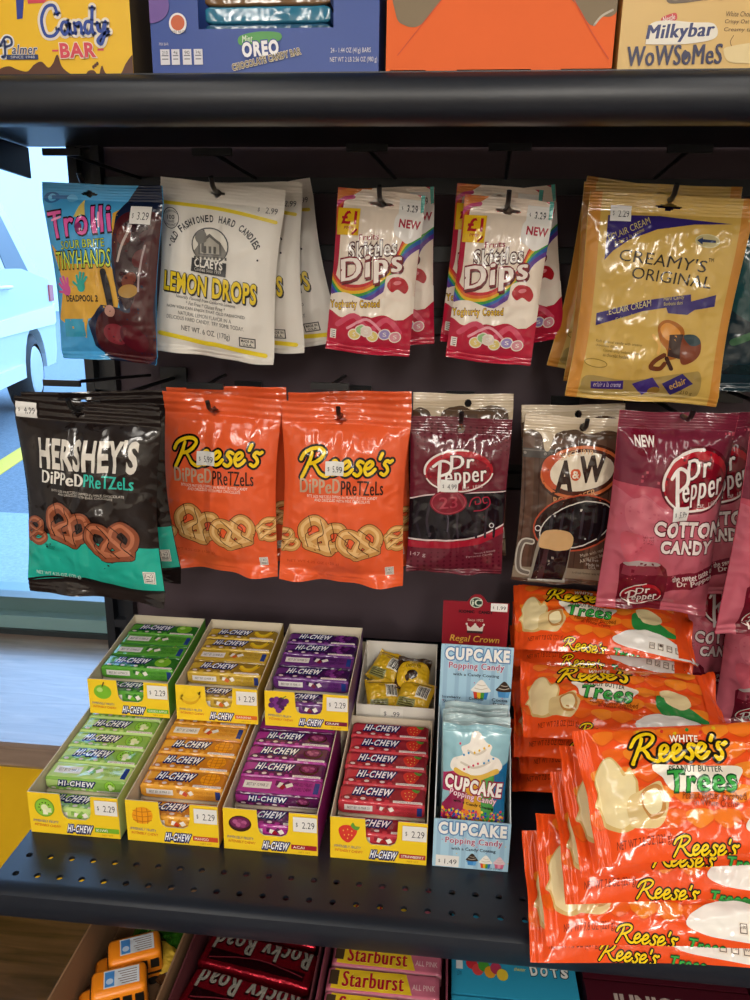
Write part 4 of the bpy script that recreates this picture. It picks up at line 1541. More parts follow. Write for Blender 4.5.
# ------------------------------------------------------------------ chew sticks and their trays
FLAV = {
    'green apple': dict(c='58a038', c2='2c6e26', strip='6fb52c', word='GREEN APPLE'),
    'banana': dict(c='c8a63c', c2='94762a', strip='d86a2a', word='BANANA'),
    'grape': dict(c='643078', c2='38184a', strip='7a1c3c', word='GRAPE'),
    'kiwi': dict(c='bddb86', c2='86b452', strip='7ab22e', word='KIWI'),  # wrapper green paled: the window's glare is put into the colour
    'mango': dict(c='e5a43a', c2='c47a22', strip='c8452a', word='MANGO'),
    'acai': dict(c='a8348e', c2='5a1a50', strip='a01c2c', word='ACAI'),
    'strawberry': dict(c='c23a46', c2='8e2230', strip='a82a2a', word='STRAWBERRY'),
}


def fruit(A, f, x, y, r):
    if f == 'green apple':
        A.E(x, y, r, r * .9, '7ab82e')
        A.E(x - r * .3, y - r * .25, r * .35, r * .3, 'b8dc7a')
        A.S([(x, y - r * .7), (x + r * .2, y - r * 1.2)], r * .14, '5a4020')
    elif f == 'kiwi':
        A.E(x, y, r, r, '6a9a2c')
        A.E(x, y, r * .9, r * .9, '8cc63f')
        A.E(x, y, r * .35, r * .35, 'e4eeb8')
        for k in range(10):
            A.E(x + r * .55 * cos(k * .628), y + r * .55 * sin(k * .628), r * .07, r * .07, '1f2a12')
        A.R(x - r * .2, y + r * .2, x + r * .3, y + r * .75, 'eef0d0')
        A.R(x + r * .15, y, x + r * .7, y + r * .5, 'dfe8b4')
    elif f == 'banana':
        for k in (0, .35):
            A.S([(x - r, y + r * (.1 - k)), (x - r * .4, y + r * (.6 - k)), (x + r * .4, y + r * (.5 - k)), (x + r, y - r * (.3 + k))], r * .42, 'e9c62e' if k else 'd8a81e')
        A.S([(x + r, y - r * .5), (x + r * 1.1, y - r * .8)], r * .16, '5a4a1a')
    elif f == 'mango':
        A.E(x, y, r * 1.05, r * .9, 'f0a01c', -15)
        for k in (-.5, 0, .5):
            A.S([(x - r * .9, y + k * r), (x, y + k * r + r * .12), (x + r * .9, y + k * r - r * .05)], r * .08, 'c8761a')
            A.S([(x + k * r, y - r * .8), (x + k * r * 1.15, y), (x + k * r, y + r * .8)], r * .08, 'c8761a')
    elif f == 'grape':
        for i, (u, v) in enumerate(((-.8, -.4), (-.3, -.55), (.2, -.5), (.7, -.4), (-.55, 0), (0, -.05), (.45, 0), (-.3, .4), (.2, .45), (-.9, .2), (-.1, .8))):
            A.E(x + u * r, y + v * r, r * .34, r * .34, ('5a2068', '7a3488', '43154e')[i % 3])
        A.S([(x + r * .3, y - r * .7), (x + r * .7, y - r * 1.0)], r * .12, '5f8a2c')
    elif f == 'acai':
        A.E(x, y, r * 1.1, r * .85, '3a1a14')
        A.E(x, y - r * .12, r * .95, r * .62, '6a1f4e')
        for u, v in ((-.45, -.2), (0, -.3), (.4, -.15), (-.15, .1), (.3, .15)):
            A.E(x + u * r, y + v * r, r * .26, r * .24, ('8e3a6a', 'b05a88', '4a1438')[int(abs(u * 10)) % 3])
    else:
        A.B([(x - r * .85, y - r * .3), (x - r * .4, y - r * .75), (x + r * .3, y - r * .75), (x + r * .9, y - r * .3), (x + r * .6, y + r * .5), (x + r * .05, y + r * 1.05), (x - r * .6, y + r * .6)], 'd8382e')
        for u, v in ((-.4, -.2), (0, -.35), (.4, -.2), (-.3, .25), (.1, .2), (.4, .25), (0, .6)):
            A.E(x + u * r, y + v * r, r * .06, r * .08, 'f0c060')
        A.B([(x + r * .3, y - r * .75), (x + r * .5, y - r * 1.1), (x + r * .75, y - r * .75), (x + r * 1.15, y - r * .7), (x + r * .95, y - r * .35), (x + r * .6, y - r * .4)], '5f9a3a')


SL_, SW_, SH_ = .0850, .0238, .0165


def stick_mesh(L, w_, h_, art, base, r=.003, fin='F', ends=.05, end_col=None):
    """a wrapped bar: rounded box run along x, tapered crimped ends; art is laid round it from the back top edge forwards"""
    pts = []
    for cx, cz, a0 in ((w_ / 2 - r, h_ - r, 90), (-w_ / 2 + r, h_ - r, 180), (-w_ / 2 + r, r, 270), (w_ / 2 - r, r, 360)):
        pass
    cor = [(w_ / 2 - r, h_ - r, 45, 90), (-w_ / 2 + r, h_ - r, 90, 180), (-w_ / 2 + r, r, 180, 270), (w_ / 2 - r, r, 270, 360), (w_ / 2 - r, h_ - r, 0, 45)]
    for cy, cz, a0, a1 in cor:
        for k in range(5):
            t = radians(a0 + (a1 - a0) * k / 4)
            pts.append((cy + r * cos(t), cz + r * sin(t)))
    q = [pts[0]]
    for p in pts[1:]:
        if (Vector(p) - Vector(q[-1])).length > 1e-5:
            q.append(p)
    # subdivide long spans
    out = []
    for i in range(len(q) - 1):
        n = max(1, int((Vector(q[i + 1]) - Vector(q[i])).length / .004))
        for k in range(n):
            out.append((q[i][0] + (q[i + 1][0] - q[i][0]) * k / n, q[i][1] + (q[i + 1][1] - q[i][1]) * k / n))
    out.append(q[-1])
    cum = [0]
    for i in range(1, len(out)):
        cum.append(cum[-1] + (Vector(out[i]) - Vector(out[i - 1])).length)
    tl = [c / cum[-1] for c in cum]
    sl = [0, .012, .03, ends, .09] + [.09 + .82 * k / 16 for k in range(1, 16)] + [.91, 1 - ends, .97, .988, 1]
    P = np.zeros((len(tl), len(sl), 3))
    for i, s_ in enumerate(sl):
        e = min(s_, 1 - s_)
        k = 1 if e >= ends else .72 + .28 * (e / ends) ** .5
        dz = .0006 * noise.noise(Vector((s_ * 9, w_ * 100, 1)))
        for j, (y, z) in enumerate(out):
            P[j, i] = ((s_ - .5) * L, y * (.8 + .2 * k), h_ / 2 + (z - h_ / 2) * k + dz)
    N = gridnormals(P)
    g = -1 if N[len(tl) // 8, 10][2] < 0 else 1
    N = N * g
    mb = MB()
    mb.grid(P, N, base + ':' + fin)
    for i, d in ((0, -1), (-1, 1)):
        mb.face([Vector(P[j, i]) for j in range(len(tl) - 1)], (end_col or base) + ':' + fin, Vector((d, 0, 0)))
    bake(mb, art, P, N, sl, tl, lift=1.5e-4, gap=5e-5)
    return mb.mesh('wrapper')


def stick_art(f, turned=False):
    v = FLAV[f]
    per = 2 * (SW_ + SH_) * 1000 - 5.15
    A = Art((85.5, per), 'F')
    o = -1.2
    sides = ((o, SW_ * 1000 + o, 'top'), (SW_ * 1000 - 2.4, SW_ * 1000 + SH_ * 1000 - 3.2, 'side'))
    if turned:
        sides = ((o, SW_ * 1000 + o, 'side'), (SW_ * 1000 - 2.4, SW_ * 1000 + SH_ * 1000 - 3.2, 'top'))
    for y0, y1, what in sides:
        h = y1 - y0
        if what == 'top':
            A.R(0, y0, 85.5, y0 + h * .22, v['c2'])
            A.B([(4, y0 + h * .75), (20, y0 + h * .55), (50, y0 + h * .7), (80, y0 + h * .6), (84, y0 + h * .9), (40, y0 + h), (6, y0 + h)], v['c2'])
            for k in range(6):
                A.E(8 + k * 8, y0 + h * (.84 + .05 * (k % 2)), 2.6, h * .07, v['c'] if k % 2 else 'd8c8c8')
            A.B([(56, y0 + h * .1), (82, y0 + h * .1), (84, y0 + h * .8), (54, y0 + h * .8)], v['c2'])
            fruit(A, f, 69, y0 + h * .45, h * .4)
            chew_logo(A, 14, y0 + h * .2, 52, y0 + h * .62)
            A.R(54, y0 + h * .84, 83, y0 + h * .96, 'e9e4e0')
            A.T('NATURALLY & ARTIFICIALLY', 56, y0 + h * .87, 82, y0 + h * .93, '8a2a3a', .0)
        else:
            A.R(0, y0, 85.5, y1, v['c'])
            A.R(6, y0 + h * .3, 34, y0 + h * .72, 'e9e6e2')
            A.T('BEST BY 10 MAR 21', 9, y0 + h * .42, 31, y0 + h * .6, '4a4a4e', .0)
            for k in range(5):
                A.R(38 + k * 3, y0 + h * (.2 + .1 * (k % 3)), 43 + k * 3, y0 + h * (.5 + .1 * (k % 3)), (v['c2'], 'eee9e0', v['strip'])[k % 3], 15 * k)
            A.T('IMMENSELY FRUITY', 56, y0 + h * .25, 76, y0 + h * .45, v['c2'], .01)
            A.T('INTENSELY CHEWY', 56, y0 + h * .55, 76, y0 + h * .75, v['c2'], .01)
            A.R(78, y0 + h * .2, 83, y0 + h * .85, '27408a')
    return A


STICK = {f: (stick_mesh(SL_, SW_, SH_, stick_art(f), FLAV[f]['c']), stick_mesh(SL_, SW_, SH_, stick_art(f, True), FLAV[f]['c'])) for f in FLAV}

TW = .0925


def tray(f, where, x, y, z, D, hb, hf, tilt=0.0, turned=(), price='2.29'):
    """cardboard display tray: floor, sloping sides, back, yellow front with a cut-out, a raised inner floor"""
    v = FLAV[f]
    M = Matrix.Translation((x, y, z + .0004)) @ Matrix.Rotation(radians(tilt), 4, 'Z')
    r = empty('display_tray', label=f'yellow-fronted cardboard tray of {f} chew sticks, {where}', cat='display tray', M=M)
    t = .001
    card, outc = 'cfc4ae:P', v['c'] + ':C'
    c = MB()
    c.box((0, t, 0), (TW, D, t), card)
    c.box((t, D - t, t), (TW - t, D, hb), card)
    for s_, x0 in ((0, 0), (1, TW - t)):
        x1 = x0 + t
        yb, yf = D, t
        inn, out = (x1, x0) if s_ == 0 else (x0, x1)
        pf = [(yf, 0), (yb, 0), (yb, hb), (yb * .45, hf + (hb - hf) * .38), (yf, hf)]
        for xx, key, nx in ((inn, card, 1 if s_ == 0 else -1), (out, outc, -1 if s_ == 0 else 1)):
            for tr in tessellate_polygon([[Vector((p[0], p[1], 0)) for p in pf]]):
                c.face([(xx, *pf[k]) for k in tr], key, Vector((nx, 0, 0)))
        for i in range(len(pf)):
            a, b = pf[i], pf[(i + 1) % len(pf)]
            c.face([(x0, *a), (x1, *a), (x1, *b), (x0, *b)], card)
    c.build('carton', r)
    ins = MB()
    base0, slope = .0255, .095
    low, y1 = .0095, .0285
    ins.box((.003, .004, t), (TW - .003, y1, low - .0005), card)
    zz = lambda y: base0 + slope * (y - .004) - .0005
    ins.hexa([(.003, y1, t), (TW - .003, y1, t), (TW - .003, D - .004, t), (.003, D - .004, t), (.003, y1, zz(y1)), (TW - .003, y1, zz(y1)), (TW - .003, D - .004, zz(D - .004)), (.003, D - .004, zz(D - .004))], card)
    ins.build('inner_floor', r)
    # front panel: outline with a rounded cut-out
    w_, h = 100.0, 48.0
    cut = [(36, 0), (37, h * .42), (39, h * .54), (43, h * .6), (62, h * .6), (67, h * .54), (69, h * .42), (70, 0)]
    outl = [(0, 0), (36, 0)] + cut[1:-1] + [(70, 0), (100, 0), (100, h), (0, h)]
    fp = MB()
    sc = lambda p: (p[0] / w_ * TW, 0, hf * (1 - p[1] / h))
    for tr in tessellate_polygon([[Vector((p[0], p[1], 0)) for p in outl]]):
        fp.face([sc(outl[k]) for k in tr], 'f2cc26:C', Vector((0, -1, 0)))
        fp.face([(lambda q: (q[0], t, q[2]))(sc(outl[k])) for k in tr], card, Vector((0, 1, 0)))
    for i in range(len(outl)):
        a, b = sc(outl[i]), sc(outl[(i + 1) % len(outl)])
        fp.face([a, b, (b[0], t, b[2]), (a[0], t, a[2])], card)
    A = Art((w_, h), 'C')
    fruit(A, f, 18, 17, 11)
    A.T('IMMENSELY FRUITY', 4, 32, 32, 35, '3a4a9a', .01, 0, 2)
    A.T('INTENSELY CHEWY', 5, 37, 34, 40, 'c83a2a', .01, 0, 2)
    chew_logo(A, 42, 35, 69, 44)
    A.R(72, 36.5, 99, 42, v['strip'])
    A.T(v['word'], 74, 37.8, 74 + min(3.0 * len(v['word']), 23), 40.8, 'f6efe2', .02)
    A.T('NET WT', 80, 44, 92, 46, 'b8901a', .0)
    flat(fp, A, (0, 0, hf), (TW, 0, hf), (0, 0, 0))
    fp.build('front_panel', r)
    st = MB()
    sa = sticker_art(.023, .0165, price)
    x0, z0 = TW * .745, hf * .94
    flat(st, sa, (x0, -.0012, z0), (x0 + .023, -.0012, z0), (x0, -.0012, z0 - .0165), lift=1e-5)
    tag(st.build('price_sticker', r), 'white price sticker')
    # the sticks
    n = int((D - .006) / .0247)
    ordn = ('front', 'second', 'third', 'fourth', 'fifth', 'sixth', 'seventh')
    ang = math.atan(slope)
    for k in range(n):
        yy = .004 + .0125 + k * .0247
        zz = base0 + slope * (yy - .004 - .0119) + .0012 if k else low + .0012
        ang = math.atan(slope) if k else 0
        m2 = M @ Matrix.Translation((TW / 2 + R.uniform(-.0008, .0008), yy, zz)) @ Matrix.Rotation(ang, 4, 'X')
        o = link('candy_stick', STICK[f][1 if k in turned else 0])
        o.matrix_world = m2
        tag(o, f'wrapped {f} chew stick, {ordn[k]} row from the tray front', 'candy stick', f'{f} chew sticks in their tray')
    return r


FY = .607
for f, x, turned in (('kiwi', -.3975, (1,)), ('mango', -.2975, (4,)), ('acai', -.2, (1, 5)), ('strawberry', -.0952, ())):
    where = dict(kiwi='front row, nearest the window', mango='front row beside the kiwi tray', acai='front row between mango and strawberry', strawberry='front row beside the cupcake box')[f]
    tray(f, where, x + .0005, FY, zd, .155, .0608, .0465, 0, turned)
BZ = zd + .0618
for f, x, turned in (('green apple', -.388, (2, 3)), ('banana', -.287, (2,)), ('grape', -.1865, (2,))):
    where = {'green apple': 'back row, nearest the window', 'banana': 'back row between green apple and grape', 'grape': 'back row beside the chocolate tray'}[f]
    tray(f, where, x, .728, BZ, .135, .06, .043, 0, turned)
for x in (-.388, -.287, -.1865):
    mb = MB()
    mb.box((0, 0, 0), (TW, .18, .0598), 'cfc4ae:P')
    mb.box((-.0005, -.0005, .03), (TW + .0005, .1805, .0612), 'd8c9a8:P')
    o = mb.build('carton_box', None, (x, .768, zd + .0002))
    tag(o, 'plain unopened carton under the back row of chew trays', 'carton', 'plain cartons under the back trays')

# ------------------------------------------------------------------ white tray of chocolates
CM = Matrix.Translation((-.0905, .772, zd + .033))
r = empty('chocolate_tray', label='white cardboard tray of yellow wrapped chocolates behind the strawberry tray', cat='display tray', M=CM)
c = MB()
cw, cd, hf, hb = .09, .105, .037, .066
c.box((0, 0, 0), (cw, cd, .001), 'ddd8ce:P')
c.box((0, cd - .001, 0), (cw, cd, hb), 'ddd8ce:P')
c.box((.001, 0, 0), (cw - .001, .001, hf), 'ddd8ce:P')
for x in (0, cw - .001):
    c.hexa([(x, 0, 0), (x + .001, 0, 0), (x + .001, cd, 0), (x, cd, 0), (x, 0, hf), (x + .001, 0, hf), (x + .001, cd, hb), (x, cd, hb)], 'ddd8ce:P')
c.build('carton', r)
st = MB()
sa = Art((.026, .014), 'P')
sa.R(0, 0, .026, .014, 'e9e5dd')
sa.T('$', .004, .004, .007, .010, '3a3a40', 0)
sa.T('.99', .013, .004, .022, .010, '3a3a40', 0)
flat(st, sa, (.028, -.0004, .034), (.054, -.0004, .034), (.028, -.0004, .02), lift=1e-5)
tag(st.build('price_sticker', r), 'white price sticker')
mb = MB()
mb.box((0, 0, 0), (.09, .12, .0325), 'cfc4ae:P')
tag(mb.build('carton_box', None, (-.0905, .7705, zd + .0002)), 'plain low carton under the white chocolate tray', 'carton')
A = Art((100, 100), 'F')
A.B([(4, 50), (20, 20), (60, 10), (96, 30), (96, 80), (60, 95), (15, 88)], 'd8ae1e')
A.T('DARK', 38, 14, 62, 22, 'e8d8a0', .02)
A.T('CHOCOLATE', 28, 25, 72, 34, '2a1a10', .02)
A.B([(35, 52), (50, 42), (66, 50), (62, 64), (46, 68)], '2e1a10')
A.B([(30, 62), (40, 56), (44, 70), (36, 74)], '3a2416')
A.T('NUT CUP', 30, 76, 74, 86, '6a2412', .03)
B2 = Art((100, 100), 'F')
B2.R(55, 20, 90, 60, 'e8e4d8')
for k in range(9):
    B2.R(58 + k * 3.4, 24, 59.6 + k * 3.4 + (k % 3) * .6, 56, '222222')
B2.R(10, 10, 90, 15, '3a2a16')
B2.R(8, 66, 60, 90, '8a8a50')
for k in range(4):
    B2.R(12, 70 + k * 5, 56, 72 + k * 5, '3a2a16')
CH = Bag(.042, .042, .014, A, '3a2416', seed=21, t0=.1, t1=.9, hole=None, crinkle=.6, sticker=None, back='c9a21e')
CH2 = Bag(.042, .042, .014, B2, 'c9a21e', seed=22, t0=.1, t1=.9, hole=None, crinkle=.6, sticker=None, back='3a2416')
for k, (b, x, y, z, ax, az, ay, lab) in enumerate((
        (CH2, .028, .034, .030, -55, 25, 10, 'yellow wrapped chocolate showing its barcode, against the tray side'),
        (CH, .062, .056, .048, -48, -8, 0, 'dark wrapped chocolate with its round nut cup picture showing'),
        (CH2, .058, .026, .016, -75, 12, -10, 'yellow wrapped chocolate lying at the tray front'),
        (CH2, .03, .074, .046, -60, -20, 8, 'yellow wrapped chocolate at the back of the white tray'),
        (CH2, .066, .03, .034, -60, -14, 4, 'yellow wrapped chocolate tucked against the tray side by the cupcake box'),
        (CH, .06, .077, .014, -80, 30, 0, 'dark wrapped chocolate low in the back corner of the tray'))):
    M = CM @ Matrix.Translation((x, y, z)) @ Matrix.Rotation(radians(az), 4, 'Z') @ Matrix.Rotation(radians(ax), 4, 'X') @ Matrix.Rotation(radians(ay), 4, 'Y') @ Matrix.Translation((0, 0, .021))
    b.spawn('wrapped_chocolate', lab, 'chocolate', M, 'wrapped chocolates in the white tray')

# ------------------------------------------------------------------ popping candy boxes


def cupcake(A, x, y, r, stripes=('d8402a', 'e8b82a', '4a9a3a', '2f7abf'), cream='f2ede4'):
    for k, col in enumerate(stripes):
        w_ = 1.3 * r / len(stripes)
        A.P([(x - .65 * r + k * w_, y + r * .2), (x - .65 * r + (k + 1) * w_, y + r * .2), (x - .5 * r + (k + 1) * w_ * .77, y + r), (x - .5 * r + k * w_ * .77, y + r)], col)
    A.B([(x - .8 * r, y + .2 * r), (x - .55 * r, y - .25 * r), (x - .15 * r, y - .8 * r), (x + .15 * r, y - .8 * r), (x + .55 * r, y - .25 * r), (x + .8 * r, y + .2 * r), (x, y + .35 * r)], cream)
    A.S([(x - .5 * r, y - .05 * r), (x, y + .05 * r), (x + .5 * r, y - .1 * r)], r * .08, 'cfc4b4')
    A.S([(x - .3 * r, y - .4 * r), (x + .1 * r, y - .32 * r), (x + .35 * r, y - .4 * r)], r * .07, 'cfc4b4')


def blue_card(A, w_, h, top):
    A.R(0, 0, w_, h, 'a9cfe4')
    for k in range(6):
        A.R(w_ * (k + .25) / 6, 0, w_ * (k + .6) / 6, h, '9bbfd8')
    for k in range(26):
        A.E(R.uniform(0, w_), R.uniform(0, h), w_ * .008, w_ * .008, ('d05a7a', '4a7ab8', 'e8c04a')[k % 3])
    A.T('CUPCAKE', w_ * .06, h * .04, w_ * .95, h * top, 'f4f2ee', .05, 0, 0, out=((.08, '5a86b8'),))


bx, by, bw, bd = .0035, .609, .0715, .085
r = empty('candy_box', (bx, by, zd + .0003), 'light blue cupcake popping candy display box holding pouches', 'display box')
c = MB()
c.box((0, 0, 0), (bw, bd, .001), 'dcdcd8:C')
for x in (0, bw - .001):
    pf = [(0, 0), (bd, 0), (bd, .12), (.05, .1), (.012, .06), (0, .052)]
    for xx, nx in ((x, -1), (x + .001, 1)):
        for tr in tessellate_polygon([[Vector((p[0], p[1], 0)) for p in pf]]):
            c.face([(xx, *pf[k]) for k in tr], 'd5dde2:C', Vector((nx, 0, 0)))
    for i in range(len(pf)):
        a, b = pf[i], pf[(i + 1) % len(pf)]
        c.face([(x, *a), (x + .001, *a), (x + .001, *b), (x, *b)], 'd5dde2:C')
c.build('carton', r)
fp = MB()
fp.box((0, -.001, 0), (bw, 0, .053), 'a9cfe4:C')
A = Art((100, 74), 'C')
blue_card(A, 100, 74, .3)
A.T('Popping Candy', 16, 26, 90, 38, 'a83a6a', .03, 0, 0, out=((.06, 'f0ecec'),))
A.T('with a Candy Coating', 24, 41, 82, 47, '1f2a44', .03)
cupcake(A, 52, 58, 10, ('3f8acb', '3f8acb', '5aa0d8'), '3a2a20')
cupcake(A, 70, 60, 11)
cupcake(A, 88, 60, 10, ('d86a8a', 'e89ab0', 'd86a8a'), 'e8c8d0')
A.T('24 COUNT', 76, 69, 92, 72, '1f2a44', .01)
flat(fp, A, (0, -.001, .053), (bw, -.001, .053), (0, -.001, 0))
fp.build('front_panel', r)
st = MB()
flat(st, sticker_art(.022, .0125, '1.49'), (.003, -.002, .0138), (.025, -.002, .0138), (.003, -.002, .0013), lift=1e-5)
tag(st.build('price_sticker', r), 'white price sticker')
hd = MB()
hd.box((0, bd, 0), (bw, bd + .001, .190), 'a9cfe4:C')
A = Art((100, 100), 'C')
blue_card(A, 100, 100, .24)
A.T('Popping Candy', 12, 27, 88, 40, 'a83a6a', .03, 0, 0, out=((.06, 'f0ecec'),))
A.T('with a Candy Coating', 18, 44, 82, 50, '1f2a44', .03)
cupcake(A, 58, 68, 17)
cupcake(A, 90, 66, 14, ('4a90c8', '4a90c8', '5aa0d8'), '3a2a20')
for x0, x1, t1, t2 in ((4, 30, 'Strawberry', 'Shortcake'), (42, 62, 'Confetti', ''), (74, 96, 'Cocoa', 'Bean')):
    A.T(t1, x0, 82, x1, 87, '1f2a44', .02)
    if t2:
        A.T(t2, x0 + 2, 89, x1 - 2, 94, '1f2a44', .02)
flat(hd, A, (0, bd, .190), (bw, bd, .190), (0, bd, .121))
tag(hd.build('header_card', r), 'light blue header card')

A = Art((100, 172), 'F')
A.R(0, 0, 100, 28, '8fbcc8')
A.R(0, 28, 100, 90, 'b03464')
A.P([(40, 60), (50, 60), (30, 150), (0, 150), (0, 110)], '8e1e4a')
A.P([(40, 60), (60, 60), (64, 150), (30, 150)], 'd8a02a')
A.P([(60, 60), (80, 60), (84, 150), (64, 150)], '4a9a4a')
A.P([(80, 50), (100, 40), (100, 150), (84, 150)], '1f6a9a')
A.P([(0, 20), (100, 20), (100, 46), (84, 56), (70, 40), (30, 40), (16, 62), (0, 66)], '8fbcc8')
A.B([(12, 58), (16, 44), (30, 38), (28, 28), (40, 22), (44, 10), (54, 9), (64, 20), (74, 26), (72, 36), (86, 42), (90, 56), (60, 66), (30, 66)], 'eee8de')
A.S([(28, 48), (48, 54), (72, 46)], 3, 'cfc6b8')
A.S([(38, 32), (52, 36), (64, 30)], 3, 'cfc6b8')
A.S([(20, 60), (50, 68), (84, 58)], 7, 'd8b04a')
for k in range(14):
    A.E(26 + (k * 37) % 52, 24 + (k * 23) % 36, 1.6, 1.6, ('d03a5a', '3a8ac0', 'e0b020')[k % 3])
A.T('CUPCAKE', 4, 70, 94, 90, 'f2eee8', .05, 0, 6, out=((.08, '8e1e3a'),))
A.T('Popping Candy', 12, 90, 86, 101, 'f0d0dc', .03, 0, 8, out=((.06, '9a2a5a'),))
A.T('with a Candy Coating', 18, 103, 82, 108, '1f1a1a', .03, 0, 8)
for k in range(260):
    A.E(R.uniform(0, 100), 128 + R.uniform(-14, 14), 2.0, 2.0, ('e8782a', 'd83a4a', 'e8c83a', '3a9a4a', '2a5aa8', '7a3a9a')[k % 6], n=6)
PO = Bag(.062, .128, .008, A, '8fbcc8', seed=31, t0=.06, t1=.97, hole=None, crinkle=.5, sticker=None, back='b8bcc0')
PB = Bag(.062, .128, .008, Art((1, 1)), 'a8c0c4', seed=33, t0=.06, t1=.97, hole=None, crinkle=.6, sticker=None, back='b8bcc0')
for k, (b, dy, dz, lab) in enumerate(((PO, .019, .012, 'foremost cupcake popping candy pouch in the blue box'), (PB, .033, .013, 'silvery pouch top just behind the foremost pouch'), (PB, .047, .010, 'third candy pouch from the front of the blue box'), (PB, .06, .01, 'rearmost candy pouch against the blue header card'))):
    M = Matrix.Translation((bx + bw / 2 + (0, .001, -.001, .001)[k], by + dy, zd + .131 + dz)) @ Matrix.Rotation(radians(-5 + k * .5), 4, 'X')
    b.spawn('candy_pouch', lab, 'candy pouch', M, 'pouches in the cupcake box')

# red display box behind it
rx, ry = .004, .705
r = empty('candy_box', (rx, ry, zd + .0003), 'dark red display box with a gold crown, behind the blue cupcake box', 'display box')
c = MB()
c.box((0, 0, 0), (.072, .075, .08), '8c1626:C')
c.build('carton', r)
cd_ = MB()
pts = [(0, 0), (72, 0), (72, 200), (48, 200), (44, 206), (40, 209), (34, 209), (30, 206), (26, 200), (0, 200)]
q3 = lambda p, y: (p[0] / 1000, y, .0 + p[1] / 1000)
for tr in tessellate_polygon([[Vector((p[0], p[1], 0)) for p in pts]]):
    cd_.face([q3(pts[k], .075) for k in tr], '8c1626:C', Vector((0, -1, 0)))
    cd_.face([q3(pts[k], .0765) for k in tr], '8c1626:C', Vector((0, 1, 0)))
for i in range(len(pts)):
    a, b = pts[i], pts[(i + 1) % len(pts)]
    cd_.face([q3(a, .075), q3(b, .075), q3(b, .0765), q3(a, .0765)], '8c1626:C')
A = Art((100, 90), 'C')
A.E(50, 10, 10, 9, '1c3a2c')
A.ring(50, 10, 9, 8, 1.4, 'c8d0c0')
A.T('iC', 44, 5, 57, 15, 'd8e0d0', .04)
A.T('ICONIC', 24, 23, 48, 28, '1a0c10', .05)
A.T('CANDY', 54, 23, 76, 28, '1a0c10', .05)
A.T('Since 1922', 38, 37, 62, 41, 'd8c8b8', .01)
A.P([(37, 47), (43, 52), (50, 45), (57, 52), (63, 47), (61, 61), (39, 61)], 'd8d0c4')
A.R(38, 57, 62, 61, '3a2a2a')
for x in (37, 50, 63):
    A.E(x, 46, 1.8, 1.8, 'd8d0c4')
A.T('Regal Crown', 13, 65, 88, 79, 'e0b24a', .02, .2)
flat(cd_, A, (0, .075, .207), (.072, .075, .207), (0, .075, .142))
tag(cd_.build('header_card', r), 'dark red card with a rounded tab')
st = MB()
flat(st, sticker_art(.018, .0125, '1.99'), (.052, .0745, .2), (.07, .0745, .2), (.052, .0745, .1905), lift=1e-5)
tag(st.build('price_sticker', r), 'white price sticker')

# ------------------------------------------------------------------ pile of peanut butter bags
TREE = Bag(.205, .1, .02, ART['trees'], 'f0541e', fin='F', seed=41, side=True, t0=.055, t1=.95, hole=None, crinkle=1.4, pinch=.05, sticker=None, ripple=.008, crimps=6)
TREE2 = Bag(.205, .1, .02, ART['trees'], 'f0541e', fin='F', seed=47, side=True, t0=.055, t1=.95, hole=None, crinkle=1.5, pinch=.05, sticker=None, ripple=.009, crimps=6)


def lay(b, name, label, cat, px, py, y, pitch, roll, group=None, yaw=0.0, sticker=True):
    """puts a bag with its top-left corner at the seen point; pitch: 0 stands up facing out, 90 lies flat face up"""
    P = at(px, py, y=y)
    M = Matrix.Translation(P) @ Matrix.Rotation(radians(yaw), 4, 'Z') @ Matrix.Rotation(radians(-pitch), 4, 'X') @ Matrix.Rotation(radians(roll), 4, 'Y') @ Matrix.Translation((b.W / 2, 0, 0))
    return b.spawn(name, label, cat, M, group, sticker)


gp = 'orange peanut butter candy bags in the pile'
def put(b, P, pitch, roll, label, yaw=0.0):
    """a bag with its bottom-left corner at P"""
    M = Matrix.Translation(P) @ Matrix.Rotation(radians(yaw), 4, 'Z') @ Matrix.Rotation(radians(-pitch), 4, 'X') @ Matrix.Rotation(radians(roll), 4, 'Y') @ Matrix.Translation((b.W / 2, 0, b.H))
    b.spawn('candy_bag', label, 'candy bag', M, gp, False)


